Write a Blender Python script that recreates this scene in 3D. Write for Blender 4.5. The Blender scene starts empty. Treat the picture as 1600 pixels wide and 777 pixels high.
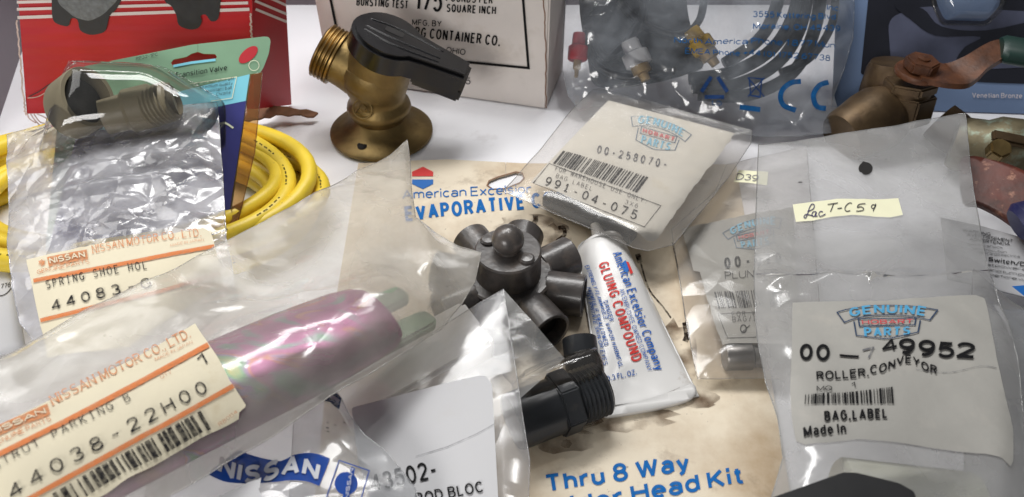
import bpy, bmesh, math, random
from mathutils import Vector, Matrix, noise
random.seed(7)
PI = math.pi
sc = bpy.context.scene
COL = sc.collection

# ---------------------------------------------------------------- camera, world, light
CAM_H, PITCH, FPX = 0.285, math.radians(43), 1200.0
cd = bpy.data.cameras.new('camera'); cam = bpy.data.objects.new('camera', cd); COL.objects.link(cam)
cd.sensor_width = 36; cd.lens = 36 * FPX / 1600
cam.location = (0, 0, CAM_H); cam.rotation_euler = (PI / 2 - PITCH, 0, 0)
cd.clip_start = .01; cd.clip_end = 50
cd.dof.use_dof = True; cd.dof.focus_distance = .37; cd.dof.aperture_fstop = 18
sc.camera = cam
w = bpy.data.worlds.new('World'); sc.world = w; w.use_nodes = True
w.node_tree.nodes['Background'].inputs[0].default_value = (.93, .95, 1, 1)
w.node_tree.nodes['Background'].inputs[1].default_value = .11
sc.view_settings.view_transform = 'Standard'; sc.view_settings.look = 'None'
sc.view_settings.exposure = 0; sc.view_settings.gamma = 1
sc.cycles.transparent_max_bounces = 40; sc.cycles.max_bounces = 14


def area(name, loc, target, sx, sy, watts, col=(1, 1, 1)):
    l = bpy.data.lights.new(name, 'AREA'); l.shape = 'RECTANGLE'; l.size = sx; l.size_y = sy; l.energy = watts; l.color = col
    o = bpy.data.objects.new(name, l); COL.objects.link(o); o.location = loc
    o.rotation_euler = (Vector(target) - Vector(loc)).to_track_quat('-Z', 'Y').to_euler()


area('back_softbox_light', (-.10, .56, .60), (-.02, .40, 0), .50, .14, 3.3, (1, .99, .98))
area('left_softbox_light', (-.46, .40, .40), (0, .34, 0), .26, .22, .60, (1, .985, .96))
area('front_left_light', (-.34, -.42, .34), (-.03, .46, .05), .30, .22, 3.1, (1, .975, .95))
area('back_tube_light', (-.15, 1.15, 1.15), (0, .3, 0), 1.3, .05, 4.5, (1, .99, .97))
area('ceiling_spot_light', (.12, .62, 1.3), (0, .3, 0), .08, .08, 1.3, (1, .99, .97))

# ---------------------------------------------------------------- pixel to place
CP = Vector((0, 0, CAM_H))
RV = Vector((1, 0, 0)); FV = Vector((0, math.cos(PITCH), -math.sin(PITCH))); UV = Vector((0, math.sin(PITCH), math.cos(PITCH)))


def ray(px, py):
    return FV + RV * ((px - 800) / FPX) + UV * ((388.5 - py) / FPX)


def at(px, py, z=0.0):
    d = ray(px, py)
    return CP + d * ((z - CAM_H) / d.z)


def lin(r, g=None, b=None):
    if g is None: g = b = r
    f = lambda c: (c / 255 / 12.92) if c / 255 <= .04045 else ((c / 255 + .055) / 1.055) ** 2.4
    return (f(r), f(g), f(b), 1)


class Surf:
    """a plane through three points with a height function over it: every sheet, label and card is laid on one"""
    def __init__(s, a, b, c, h=None):
        s.o = a; s.n = (b - a).cross(c - a).normalized()
        if s.n.dot(CP - a) < 0: s.n = -s.n
        s.e1 = (b - a).normalized(); s.e2 = s.n.cross(s.e1)
        s.h = h or (lambda u, v: 0.0)
        s.extra = 0

    def uv(s, px, py):
        d = ray(px, py); k = 0.0
        for i in range(5):
            t = ((s.o + s.n * k) - CP).dot(s.n) / d.dot(s.n)
            q = CP + d * t - s.o
            u, v = q.dot(s.e1), q.dot(s.e2)
            k2 = s.h(u, v)
            if abs(k2 - k) < 2e-5: break
            k = k2
        return u, v

    def pt(s, u, v, off=0.0):
        return s.o + s.e1 * u + s.e2 * v + s.n * (s.h(u, v) + off)

    def px(s, px, py, off=0.0):
        u, v = s.uv(px, py)
        return s.pt(u, v, off)


def S3(a, b, c, h=None):
    return Surf(at(*a), at(*b), at(*c), h)


def pdist(u, v, poly):
    """signed distance to a polygon, positive inside"""
    best = 1e9; ins = False; n = len(poly)
    for i in range(n):
        x0, y0 = poly[i]; x1, y1 = poly[(i + 1) % n]
        dx, dy = x1 - x0, y1 - y0
        t = ((u - x0) * dx + (v - y0) * dy) / (dx * dx + dy * dy + 1e-18)
        t = 0 if t < 0 else 1 if t > 1 else t
        d = (u - x0 - t * dx) ** 2 + (v - y0 - t * dy) ** 2
        if d < best: best = d
        if (y0 > v) != (y1 > v) and u < (x1 - x0) * (v - y0) / (y1 - y0) + x0: ins = not ins
    d = math.sqrt(best)
    return d if ins else -d


def crk(seed, scale, amp, ridge=.6, stretch=(1, 1), rot=0.0):
    cr, sr = math.cos(rot), math.sin(rot)

    def f(u, v):
        a = (u * cr + v * sr) * scale * stretch[0]; b = (v * cr - u * sr) * scale * stretch[1]
        n0 = noise.noise(Vector((a, b, seed)))
        r = (1 - abs(noise.noise(Vector((a * 1.3 + n0, b * 1.3, seed + 9.3))))) ** 3
        r2 = (1 - abs(noise.noise(Vector((a * 3.1, b * 3.1 + n0, seed + 3.7))))) ** 3
        return amp * (ridge * (r - .45) + (1 - ridge) * n0 + ridge * .35 * (r2 - .45))
    return f


def crumple(seed, f, amp, n=5, warp=.5):
    """sharp folds: triangle waves in several directions, bent by noise"""
    rg = random.Random(seed); W = []
    for i in range(n):
        a = rg.uniform(0, PI); W.append((math.cos(a), math.sin(a), f * rg.uniform(.6, 1.7), rg.uniform(0, 9), rg.uniform(.5, 1)))

    def g(u, v):
        q = Vector((u * f * .5, v * f * .5, seed * 1.7)); n1 = noise.noise(q) * warp; n2 = .5 + .8 * noise.noise(q * .9 + Vector((5, 2, 1)))
        t = 0
        for c, s_, ff, ph, am in W:
            x = (u * c + v * s_) * ff + ph + n1 * 2
            t += (abs((x % 2) - 1) - .5) * am / (ff / f)
        return amp * t * max(.15, n2) / n * 2
    return g


# ---------------------------------------------------------------- objects
def wloc(o):
    v = Vector((0, 0, 0))
    while o: v = v + o.location; o = o.parent
    return v


def mesh(name, verts, faces, mat, parent=None, smooth=True, origin=None, sharp=None):
    me = bpy.data.meshes.new(name)
    off = wloc(parent) if parent else (origin if origin else Vector((0, 0, 0)))
    me.from_pydata([tuple(Vector(p) - off) for p in verts], [], faces)
    me.materials.append(mat); me.update()
    if smooth: me.polygons.foreach_set('use_smooth', [True] * len(me.polygons))
    o = bpy.data.objects.new(name, me); COL.objects.link(o)
    if parent: o.parent = parent
    elif origin: o.location = origin
    if sharp:
        me.set_sharp_from_angle(angle=math.radians(sharp))
    return o


def cat(*parts):
    V, F = [], []
    for v, f in parts:
        k = len(V); V += list(v); F += [tuple(i + k for i in q) for q in f]
    return V, F


def tag(o, label, c, group=None):
    o['label'] = label; o['category'] = c
    if group: o['group'] = group
    return o


def thing(name, label, c, loc, group=None):
    o = bpy.data.objects.new(name, None); COL.objects.link(o); o.location = loc; o.empty_display_size = .01
    return tag(o, label, c, group)


def bmout(bm):
    bm.verts.index_update()
    V = [v.co.copy() for v in bm.verts]; F = [tuple(v.index for v in f.verts) for f in bm.faces]
    bm.free()
    return V, F


def cutgrid(bm, step):
    us = [v.co.x for v in bm.verts]; vs = [v.co.y for v in bm.verts]
    for ax, lo, hi in ((0, min(us), max(us)), (1, min(vs), max(vs))):
        k = math.floor(lo / step) + 1
        while k * step < hi:
            co = Vector((k * step, 0, 0)) if ax == 0 else Vector((0, k * step, 0))
            no = Vector((1, 0, 0)) if ax == 0 else Vector((0, 1, 0))
            bmesh.ops.bisect_plane(bm, geom=bm.verts[:] + bm.edges[:] + bm.faces[:], dist=1e-7, plane_co=co, plane_no=no)
            k += 1


def flat(poly, step):
    bm = bmesh.new()
    a = sum(poly[i][0] * poly[(i + 1) % len(poly)][1] - poly[(i + 1) % len(poly)][0] * poly[i][1] for i in range(len(poly)))
    p = poly if a > 0 else poly[::-1]
    bm.faces.new([bm.verts.new((x, y, 0)) for x, y in p])
    if step: cutgrid(bm, step)
    return bm


def sheet(S, outline, step=.003, off=0.0, thick=0.0, uvs=None):
    """verts, faces of a sheet cut to a pixel outline and laid on a surface"""
    poly = uvs or [S.uv(*p) for p in outline]
    bm = flat(poly, step)
    if thick:
        nv = len(bm.verts)
        for v in bm.verts: v.co.z = off
        r = bmesh.ops.extrude_face_region(bm, geom=bm.faces[:])
        for g in r['geom']:
            if isinstance(g, bmesh.types.BMVert): g.co.z = off - thick
    else:
        for v in bm.verts: v.co.z = off
    bmesh.ops.recalc_face_normals(bm, faces=bm.faces[:]) if thick else None
    for v in bm.verts: v.co = S.pt(v.co.x, v.co.y, v.co.z)
    return bmout(bm)


def rnd(poly, r, n=5):
    """round the corners of a pixel polygon"""
    out = []; m = len(poly)
    for i in range(m):
        p = Vector(poly[i]); a = Vector(poly[i - 1]); b = Vector(poly[(i + 1) % m])
        rr = r[i] if isinstance(r, (list, tuple)) else r
        if rr <= 0: out.append(tuple(p)); continue
        da = (a - p); db = (b - p)
        ra = min(rr, da.length * .45); rb = min(rr, db.length * .45)
        A = p + da.normalized() * ra; B = p + db.normalized() * rb
        for k in range(n + 1):
            t = k / n
            out.append(tuple(A * (1 - t) ** 2 + p * 2 * t * (1 - t) + B * t * t))
    return out


def torn(poly, amp, step, seed=0, edges=None):
    out = []; m = len(poly); rg = random.Random(seed)
    for i in range(m):
        a = Vector(poly[i]); b = Vector(poly[(i + 1) % m]); out.append(tuple(a))
        if edges is not None and i not in edges: continue
        L = (b - a).length; k = int(L / step)
        nn = Vector((-(b - a).y, (b - a).x)).normalized()
        for j in range(1, k):
            q = a.lerp(b, j / k) + nn * rg.uniform(-amp, amp)
            out.append(tuple(q))
    return out


def spline(pts, n=8, closed=False):
    P = [Vector(p) for p in pts]; m = len(P); out = []
    rng = range(m if closed else m - 1)
    for i in rng:
        if closed: a, b, c, d = P[i - 1], P[i], P[(i + 1) % m], P[(i + 2) % m]
        else: a, b, c, d = P[max(i - 1, 0)], P[i], P[i + 1], P[min(i + 2, m - 1)]
        for k in range(n):
            t = k / n
            out.append(.5 * ((2 * b) + (c - a) * t + (2 * a - 5 * b + 4 * c - d) * t * t + (3 * b - a - 3 * c + d) * t ** 3))
    if not closed: out.append(P[-1])
    return out


def tube(path, r, n=10, closed=False, caps=True):
    P = [Vector(p) for p in path]; m = len(P); V = []; F = []
    up = None
    for i in range(m):
        if closed: t = (P[(i + 1) % m] - P[i - 1])
        else: t = P[min(i + 1, m - 1)] - P[max(i - 1, 0)]
        t.normalize()
        if up is None: up = t.orthogonal().normalized()
        up = (up - t * up.dot(t)).normalized()
        bn = t.cross(up)
        rr = r[i] if isinstance(r, (list, tuple)) else r
        for k in range(n):
            a = 2 * PI * k / n
            V.append(P[i] + (up * math.cos(a) + bn * math.sin(a)) * rr)
    for i in range(m if closed else m - 1):
        for k in range(n):
            a = i * n + k; b = i * n + (k + 1) % n; j = (i + 1) % m
            F.append((a, b, j * n + (k + 1) % n, j * n + k))
    if caps and not closed:
        F.append(tuple(range(n - 1, -1, -1))); F.append(tuple((m - 1) * n + k for k in range(n)))
    return V, F


def frame(o, z, xh=(1, 0, 0)):
    z = Vector(z).normalized(); x = Vector(xh); x = (x - z * x.dot(z)).normalized(); y = z.cross(x)
    M = Matrix((x, y, z)).transposed().to_4x4(); M.translation = Vector(o)
    return M


def lathe(prof, M, n=40, sx=1.0, sy=1.0):
    V = []; F = []; m = len(prof)
    for r, z in prof:
        for k in range(n):
            a = 2 * PI * k / n
            V.append(M @ Vector((r * sx * math.cos(a), r * sy * math.sin(a), z)))
    for i in range(m - 1):
        for k in range(n):
            a = i * n + k; b = i * n + (k + 1) % n
            F.append((a, b, b + n, a + n))
    if prof[0][0] > 1e-6: F.append(tuple(range(n - 1, -1, -1)))
    if prof[-1][0] > 1e-6: F.append(tuple((m - 1) * n + k for k in range(n)))
    return V, F


def prism(outline, z0, z1, M, bev=0.0, seg=2):
    bm = bmesh.new()
    a = sum(outline[i][0] * outline[(i + 1) % len(outline)][1] - outline[(i + 1) % len(outline)][0] * outline[i][1] for i in range(len(outline)))
    ol = outline if a > 0 else outline[::-1]
    f = bm.faces.new([bm.verts.new((x, y, z0)) for x, y in ol][::-1])
    r = bmesh.ops.extrude_face_region(bm, geom=[f])
    for g in r['geom']:
        if isinstance(g, bmesh.types.BMVert): g.co.z = z1
    bmesh.ops.recalc_face_normals(bm, faces=bm.faces[:])
    if bev:
        es = [e for e in bm.edges if len(e.link_faces) == 2 and e.calc_face_angle(0) > .6]
        bmesh.ops.bevel(bm, geom=es, offset=bev, segments=seg, affect='EDGES', clamp_overlap=True)
    for v in bm.verts: v.co = M @ v.co
    return bmout(bm)


def box(c, sx, sy, sz, M=None, bev=0.0):
    o = [(-sx / 2, -sy / 2), (sx / 2, -sy / 2), (sx / 2, sy / 2), (-sx / 2, sy / 2)]
    M2 = (M or Matrix.Identity(4)) @ Matrix.Translation(c)
    return prism(o, -sz / 2, sz / 2, M2, bev)


def sphere(c, r, M=None, n=20):
    prof = [(r * math.sin(PI * i / n), -r * math.cos(PI * i / n)) for i in range(n + 1)]
    prof[0] = (1e-7, -r); prof[-1] = (1e-7, r)
    return lathe(prof, (M or Matrix.Identity(4)) @ Matrix.Translation(c), 24)


# ---------------------------------------------------------------- materials
def nt(name):
    m = bpy.data.materials.new(name); m.use_nodes = True; t = m.node_tree
    for n in list(t.nodes): t.nodes.remove(n)
    return m, t, t.nodes, t.links


def pm(name, col, rough=.5, metal=0.0, var=.12, vscale=40.0, bump=0.0, bscale=200.0, dirt=None, coat=0.0, spec=.5, alpha=1.0, sss=0.0, wave=0.0):
    """procedural Principled: mottled colour, optional bump and stains (colour, scale, amount)"""
    m, t, N, L = nt(name)
    out = N.new('ShaderNodeOutputMaterial'); p = N.new('ShaderNodeBsdfPrincipled'); L.new(p.outputs[0], out.inputs[0])
    tc = N.new('ShaderNodeTexCoord')
    nz = N.new('ShaderNodeTexNoise'); nz.inputs['Scale'].default_value = vscale; nz.inputs['Detail'].default_value = 5
    L.new(tc.outputs['Object'], nz.inputs['Vector'])
    mx = N.new('ShaderNodeMix'); mx.data_type = 'RGBA'
    c = Vector(col[:3])
    mx.inputs[6].default_value = (*(c * (1 - var)), 1); mx.inputs[7].default_value = (*[min(1, k) for k in c * (1 + var)], 1)
    rp = N.new('ShaderNodeMapRange'); rp.inputs[1].default_value = .3; rp.inputs[2].default_value = .7
    L.new(nz.outputs['Fac'], rp.inputs[0]); L.new(rp.outputs[0], mx.inputs[0])
    res = mx.outputs[2]
    for dc, ds, lo, hi, amt in (dirt or []):
        dn = N.new('ShaderNodeTexNoise'); dn.inputs['Scale'].default_value = ds; dn.inputs['Detail'].default_value = 6; dn.inputs['Roughness'].default_value = .65
        mp = N.new('ShaderNodeMapping'); mp.inputs['Location'].default_value = (ds * .13, 1.7, .4); L.new(tc.outputs['Object'], mp.inputs[0]); L.new(mp.outputs[0], dn.inputs['Vector'])
        dr = N.new('ShaderNodeMapRange'); dr.inputs[1].default_value = lo; dr.inputs[2].default_value = hi; dr.inputs[4].default_value = amt
        L.new(dn.outputs['Fac'], dr.inputs[0])
        m2 = N.new('ShaderNodeMix'); m2.data_type = 'RGBA'; m2.inputs[7].default_value = dc
        L.new(dr.outputs[0], m2.inputs[0]); L.new(res, m2.inputs[6]); res = m2.outputs[2]
    L.new(res, p.inputs['Base Color'])
    p.inputs['Metallic'].default_value = metal
    p.inputs['Specular IOR Level'].default_value = spec; p.inputs['Coat Weight'].default_value = coat; p.inputs['Coat Roughness'].default_value = .15
    p.inputs['Alpha'].default_value = alpha
    if sss: p.inputs['Subsurface Weight'].default_value = sss; p.inputs['Subsurface Radius'].default_value = (.005, .005, .004); p.inputs['Subsurface Scale'].default_value = .5
    rr = N.new('ShaderNodeMapRange'); rr.inputs[3].default_value = max(.02, rough * .8); rr.inputs[4].default_value = min(1, rough * 1.25)
    L.new(nz.outputs['Fac'], rr.inputs[0]); L.new(rr.outputs[0], p.inputs['Roughness'])
    if wave:
        wn = N.new('ShaderNodeTexWave'); wn.bands_direction = 'Z'; wn.inputs['Scale'].default_value = wave; wn.inputs['Distortion'].default_value = 1.2; wn.inputs['Detail Scale'].default_value = 1
        L.new(tc.outputs['Object'], wn.inputs['Vector']); b = N.new('ShaderNodeBump'); b.inputs['Strength'].default_value = .35; b.inputs['Distance'].default_value = .0008
        L.new(wn.outputs['Fac'], b.inputs['Height']); L.new(b.outputs[0], p.inputs['Normal'])
    elif bump:
        bn = N.new('ShaderNodeTexNoise'); bn.inputs['Scale'].default_value = bscale; bn.inputs['Detail'].default_value = 4
        L.new(tc.outputs['Object'], bn.inputs['Vector'])
        b = N.new('ShaderNodeBump'); b.inputs['Strength'].default_value = bump; b.inputs['Distance'].default_value = .0006
        L.new(bn.outputs['Fac'], b.inputs['Height']); L.new(b.outputs[0], p.inputs['Normal'])
    return m


def film(name, milk=.3, mcol=(.7, .7, .7), rough=.16, ior=1.5, bump=.35, bscale=55.0, tint=(.97, .97, .97), mvar=.6, mscale=28.0, gl=1.0):
    """polythene: clear, part milky, glossy by Fresnel, finely wrinkled"""
    m, t, N, L = nt(name)
    out = N.new('ShaderNodeOutputMaterial'); tc = N.new('ShaderNodeTexCoord')
    tr = N.new('ShaderNodeBsdfTransparent'); tr.inputs[0].default_value = (*tint, 1)
    df = N.new('ShaderNodeBsdfDiffuse'); df.inputs[0].default_value = (*mcol, 1)
    tl = N.new('ShaderNodeBsdfTranslucent'); tl.inputs[0].default_value = (*mcol, 1)
    dm = N.new('ShaderNodeMixShader'); dm.inputs[0].default_value = .3; L.new(df.outputs[0], dm.inputs[1]); L.new(tl.outputs[0], dm.inputs[2])
    nz = N.new('ShaderNodeTexNoise'); nz.inputs['Scale'].default_value = mscale; nz.inputs['Detail'].default_value = 6; nz.inputs['Distortion'].default_value = .6
    L.new(tc.outputs['Object'], nz.inputs['Vector'])
    mr = N.new('ShaderNodeMapRange'); mr.inputs[1].default_value = .3; mr.inputs[2].default_value = .7
    mr.inputs[3].default_value = milk * (1 - mvar); mr.inputs[4].default_value = min(.97, milk * (1 + mvar))
    L.new(nz.outputs['Fac'], mr.inputs[0])
    mix = N.new('ShaderNodeMixShader'); L.new(mr.outputs[0], mix.inputs[0]); L.new(tr.outputs[0], mix.inputs[1]); L.new(dm.outputs[0], mix.inputs[2])
    vo = N.new('ShaderNodeTexNoise'); vo.noise_type = 'RIDGED_MULTIFRACTAL'; vo.inputs['Scale'].default_value = bscale; vo.inputs['Detail'].default_value = 3
    vo.inputs['Distortion'].default_value = .8
    L.new(tc.outputs['Object'], vo.inputs['Vector'])
    dn = N.new('ShaderNodeTexNoise'); dn.inputs['Scale'].default_value = bscale * .6; L.new(tc.outputs['Object'], dn.inputs['Vector'])
    dv = N.new('ShaderNodeVectorMath'); dv.operation = 'MULTIPLY_ADD'; dv.inputs[1].default_value = (.02, .02, .02)
    L.new(dn.outputs['Color'], dv.inputs[0]); L.new(tc.outputs['Object'], dv.inputs[2])
    cv = N.new('ShaderNodeTexVoronoi'); cv.feature = 'DISTANCE_TO_EDGE'; cv.inputs['Scale'].default_value = bscale * 1.1; L.new(dv.outputs[0], cv.inputs['Vector'])
    cm = N.new('ShaderNodeMapRange'); cm.inputs[1].default_value = 0; cm.inputs[2].default_value = .35; cm.inputs[3].default_value = 0; cm.inputs[4].default_value = 1.3
    L.new(cv.outputs['Distance'], cm.inputs[0])
    sm = N.new('ShaderNodeMath'); sm.operation = 'ADD'; L.new(cm.outputs[0], sm.inputs[0]); L.new(vo.outputs['Fac'], sm.inputs[1])
    b = N.new('ShaderNodeBump'); b.inputs['Strength'].default_value = bump; b.inputs['Distance'].default_value = .0010
    L.new(sm.outputs[0], b.inputs['Height'])
    g = N.new('ShaderNodeBsdfGlossy'); g.inputs['Roughness'].default_value = rough; g.inputs[0].default_value = (gl, gl, gl, 1)
    L.new(b.outputs[0], g.inputs['Normal']); L.new(b.outputs[0], df.inputs['Normal'])
    fr = N.new('ShaderNodeFresnel'); fr.inputs[0].default_value = ior; L.new(b.outputs[0], fr.inputs['Normal'])
    o2 = N.new('ShaderNodeMixShader'); L.new(fr.outputs[0], o2.inputs[0]); L.new(mix.outputs[0], o2.inputs[1]); L.new(g.outputs[0], o2.inputs[2])
    L.new(o2.outputs[0], out.inputs[0])
    return m


def faded(name, col, amt=.35, scale=300.0):
    """printing ink, patchy: thin spots let the paper show"""
    m, t, N, L = nt(name)
    out = N.new('ShaderNodeOutputMaterial'); tc = N.new('ShaderNodeTexCoord')
    p = N.new('ShaderNodeBsdfPrincipled'); p.inputs['Base Color'].default_value = col; p.inputs['Roughness'].default_value = .7; p.inputs['Specular IOR Level'].default_value = .15
    tr = N.new('ShaderNodeBsdfTransparent'); mx = N.new('ShaderNodeMixShader')
    nz = N.new('ShaderNodeTexNoise'); nz.inputs['Scale'].default_value = scale; nz.inputs['Detail'].default_value = 4
    L.new(tc.outputs['Object'], nz.inputs['Vector'])
    mr = N.new('ShaderNodeMapRange'); mr.inputs[1].default_value = .35; mr.inputs[2].default_value = .62; mr.inputs[3].default_value = 1 - amt; mr.inputs[4].default_value = 1
    L.new(nz.outputs['Fac'], mr.inputs[0]); L.new(mr.outputs[0], mx.inputs[0]); L.new(tr.outputs[0], mx.inputs[1]); L.new(p.outputs[0], mx.inputs[2])
    L.new(mx.outputs[0], out.inputs[0])
    return m


def smudge(name, col, top, scale):
    m = faded(name, col, 1, scale); N = m.node_tree.nodes
    mr = [n for n in N if n.type == 'MAP_RANGE'][0]; mr.inputs[1].default_value = .42; mr.inputs[2].default_value = .72; mr.inputs[3].default_value = 0; mr.inputs[4].default_value = top
    return m


M = {}
BROWN = lin(70, 48, 30)
M['shelf'] = pm('white_laminate', (.86, .86, .89, 1), .35, var=.03, vscale=12, bump=.05, bscale=300, dirt=[(lin(150, 140, 135), 30, .60, .75, .3), (lin(120, 112, 106), 420, .73, .77, .5), (lin(140, 132, 128), 110, .68, .74, .35)])
M['wall'] = pm('grey_wall_paint', lin(112, 104, 110), .6, var=.05)
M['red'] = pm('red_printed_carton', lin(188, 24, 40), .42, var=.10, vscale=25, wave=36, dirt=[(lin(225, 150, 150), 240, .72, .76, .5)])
M['red_shaded'] = pm('red_carton_side_shaded', lin(176, 24, 38), .45, var=.08, vscale=25)  # carton red darkened: the side panel's shade is put into the colour
M['stripe_w'] = pm('white_stripe_ink', lin(225, 215, 215), .45, var=.05)
M['kraft'] = pm('torn_corrugated_board', lin(122, 86, 64), .9, var=.25, vscale=120, bump=.6, bscale=300)
M['kraft_pale'] = pm('frayed_board_edge', lin(205, 185, 180), .9, var=.2, vscale=200)
M['padgrey'] = pm('grey_friction_print', lin(112, 116, 120), .6, var=.25, vscale=420)
M['padblack'] = pm('black_backing_print', lin(44, 46, 52), .5, var=.2, vscale=200)
M['carton'] = pm('white_carton_board', lin(212, 205, 200), .75, var=.05, vscale=30, bump=.12, bscale=160, dirt=[(lin(168, 155, 140), 26, .55, .75, .45)])
M['ink'] = pm('black_ink', lin(20, 20, 22), .7, var=.25, vscale=300, spec=.15)
M['inkf'] = faded('black_dot_ink', lin(35, 34, 36), .42, 700)
M['inkthin'] = faded('grey_typed_ink', lin(62, 60, 60), .4, 600)
M['inkghost'] = faded('rubbed_grey_ink', lin(105, 105, 110), .75, 420)
M['brass'] = pm('old_cast_brass', lin(124, 105, 68), .46, .9, var=.22, vscale=70, bump=.25, bscale=420, dirt=[(lin(92, 74, 52), 55, .5, .72, .6)])
M['brass_thread'] = pm('machined_brass', lin(138, 112, 68), .38, .9, var=.18, vscale=120)
M['black_gloss'] = pm('black_glossy_plastic', lin(15, 15, 17), .25, 0, var=.2, vscale=60, bump=.08, bscale=260, dirt=[(lin(60, 58, 58), 90, .66, .82, .25)])
M['black_matt'] = pm('black_matt_plastic', lin(22, 22, 24), .5, 0, var=.2, vscale=80)
M['green'] = pm('green_header_card', lin(116, 152, 122), .5, var=.08, vscale=50, coat=.3)
M['teal'] = pm('light_teal_print', lin(120, 196, 214), .45, var=.05)
M['navy'] = pm('navy_print', lin(44, 46, 112), .4, var=.1, coat=.3)
M['cream_line'] = pm('cream_print', lin(214, 218, 190), .5, var=.05)
M['tan'] = pm('grey_tan_fitting_plastic', lin(118, 110, 90), .42, var=.15, vscale=60, bump=.1)
M['shade_in'] = pm('painted_bore_shade', lin(42, 40, 38), .6, var=.3, vscale=150)  # shade inside the bores, painted as a dark lining
M['yellow'] = pm('yellow_cable_jacket', lin(236, 206, 60), .42, var=.07, vscale=60, dirt=[(lin(120, 100, 40), 130, .64, .74, .6)])
M['yprint'] = faded('grey_jacket_print', lin(80, 74, 40), .5, 900)
M['paper'] = pm('cream_label_paper', lin(220, 211, 185), .7, var=.04, vscale=60, bump=.14, bscale=500, dirt=[(lin(188, 168, 128), 60, .6, .78, .5), (lin(120, 104, 80), 420, .72, .78, .5)])
M['paperw'] = pm('shade_toned_label_paper', lin(164, 162, 156), .65, var=.04, vscale=50, bump=.2, bscale=300, dirt=[(lin(188, 182, 172), 45, .55, .78, .5), (lin(110, 105, 100), 350, .73, .78, .45)])  # white paper greyed: shade over the right foreground put into its colour
M['paper2'] = pm('pale_cream_label_paper', lin(208, 204, 195), .7, var=.04, vscale=60, dirt=[(lin(196, 184, 158), 60, .6, .78, .5)])
M['paperw2'] = pm('clean_white_sticker', lin(196, 196, 198), .6, var=.03, vscale=40, dirt=[(lin(190, 186, 182), 70, .58, .8, .4), (lin(120, 118, 115), 300, .7, .76, .4)])
M['postit'] = pm('pale_yellow_tape', lin(240, 238, 205), .6, var=.03)
M['orange'] = faded('orange_ink', lin(212, 128, 78), .25, 500)
M['orangef'] = faded('worn_orange_ink', lin(210, 140, 96), .6, 420)
M['card'] = pm('yellowed_cream_card', lin(226, 214, 192), .6, var=.06, vscale=22, bump=.05, bscale=250,
               dirt=[(lin(172, 144, 108), 15, .45, .72, .8), (lin(112, 84, 58), 40, .56, .74, .6), (lin(70, 50, 36), 260, .67, .74, .75)])
M['smudge'] = smudge('brown_dust_smudge', lin(100, 76, 54), .78, 70)
M['glue_line'] = faded('black_glue_trace', lin(42, 32, 26), .8, 320)
M['blue'] = faded('blue_card_ink', lin(20, 104, 178), .12, 500)
M['bluedk'] = faded('dark_blue_ink', lin(24, 62, 120), .15, 400)
M['bluefilm'] = faded('blue_film_print', lin(8, 74, 124), .12, 300)
M['bluefilmd'] = faded('dark_blue_film_print', lin(18, 50, 96), .2, 300)
M['redink'] = faded('red_ink', lin(206, 58, 54), .2, 400)
M['redlogo'] = pm('red_logo_ink', lin(214, 58, 56), .5, var=.05)
M['bluelogo'] = pm('blue_logo_ink', lin(24, 104, 184), .5, var=.05)
M['badgeblue'] = faded('light_blue_badge_ink', lin(84, 164, 206), .15, 400)
M['badgered'] = faded('red_badge_ink', lin(204, 70, 78), .2, 400)
M['badgenavy'] = faded('navy_badge_line', lin(40, 62, 92), .15, 300)
M['badgeblue2'] = faded('pale_blue_badge_ink', lin(150, 196, 216), .3, 400)
M['badgered2'] = faded('pale_red_badge_ink', lin(214, 130, 132), .3, 400)
M['badgenavy2'] = faded('grey_badge_line', lin(112, 128, 146), .3, 300)
M['manifold'] = pm('dusty_dark_grey_pvc', lin(70, 66, 64), .34, var=.15, vscale=160, bump=.3, bscale=420, dirt=[(lin(112, 100, 90), 110, .48, .70, .5), (lin(34, 31, 30), 70, .58, .72, .7), (lin(150, 138, 126), 420, .68, .74, .6)], coat=.3)
M['pvcblack'] = pm('black_pvc', lin(44, 46, 49), .3, var=.15, vscale=60, dirt=[(lin(96, 88, 80), 90, .6, .8, .4)])
M['tube'] = pm('white_enamel_tube', lin(212, 211, 209), .35, var=.03, vscale=30, bump=.12, bscale=130, coat=.2, dirt=[(lin(150, 130, 110), 90, .64, .76, .5)])
M['tubeblue'] = faded('blue_tube_ink', lin(36, 92, 172), .2, 500)
M['whiteblock'] = pm('white_plastic_block', lin(232, 230, 228), .35, var=.03, sss=.1)
M['nylon'] = pm('translucent_nylon', lin(200, 200, 186), .4, var=.05, sss=.3)
M['metalgrey'] = pm('grey_turned_steel', lin(128, 126, 124), .35, .8, var=.15, vscale=90)
M['rubber'] = pm('dark_grey_rubber', lin(58, 58, 62), .55, var=.25, vscale=160, dirt=[(lin(120, 118, 116), 130, .58, .7, .5)])
M['rust'] = pm('rusty_red_steel', lin(86, 50, 27), .46, .15, var=.45, vscale=90, bump=.35, bscale=420, dirt=[(lin(58, 36, 28), 90, .5, .7, .7)])
M['rustred'] = pm('worn_red_lever_paint', lin(88, 38, 25), .45, .1, var=.25, vscale=90, bump=.25, bscale=250, dirt=[(lin(176, 128, 104), 170, .58, .68, .65), (lin(56, 32, 24), 80, .5, .66, .7)])
M['bronze'] = pm('weathered_bronze', lin(88, 71, 50), .46, .65, var=.3, vscale=80, bump=.3, bscale=350, dirt=[(lin(66, 50, 38), 45, .5, .66, .8)])
M['verdigris'] = pm('greenish_weathered_bronze', lin(106, 98, 76), .5, .6, var=.25, vscale=90, bump=.3, bscale=350, dirt=[(lin(138, 156, 142), 90, .52, .66, .7)])
M['grip'] = pm('dark_green_vinyl_grip', lin(22, 50, 44), .4, var=.15)
M['navygrip'] = pm('navy_vinyl_grip', lin(26, 28, 72), .4, var=.15)
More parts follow.
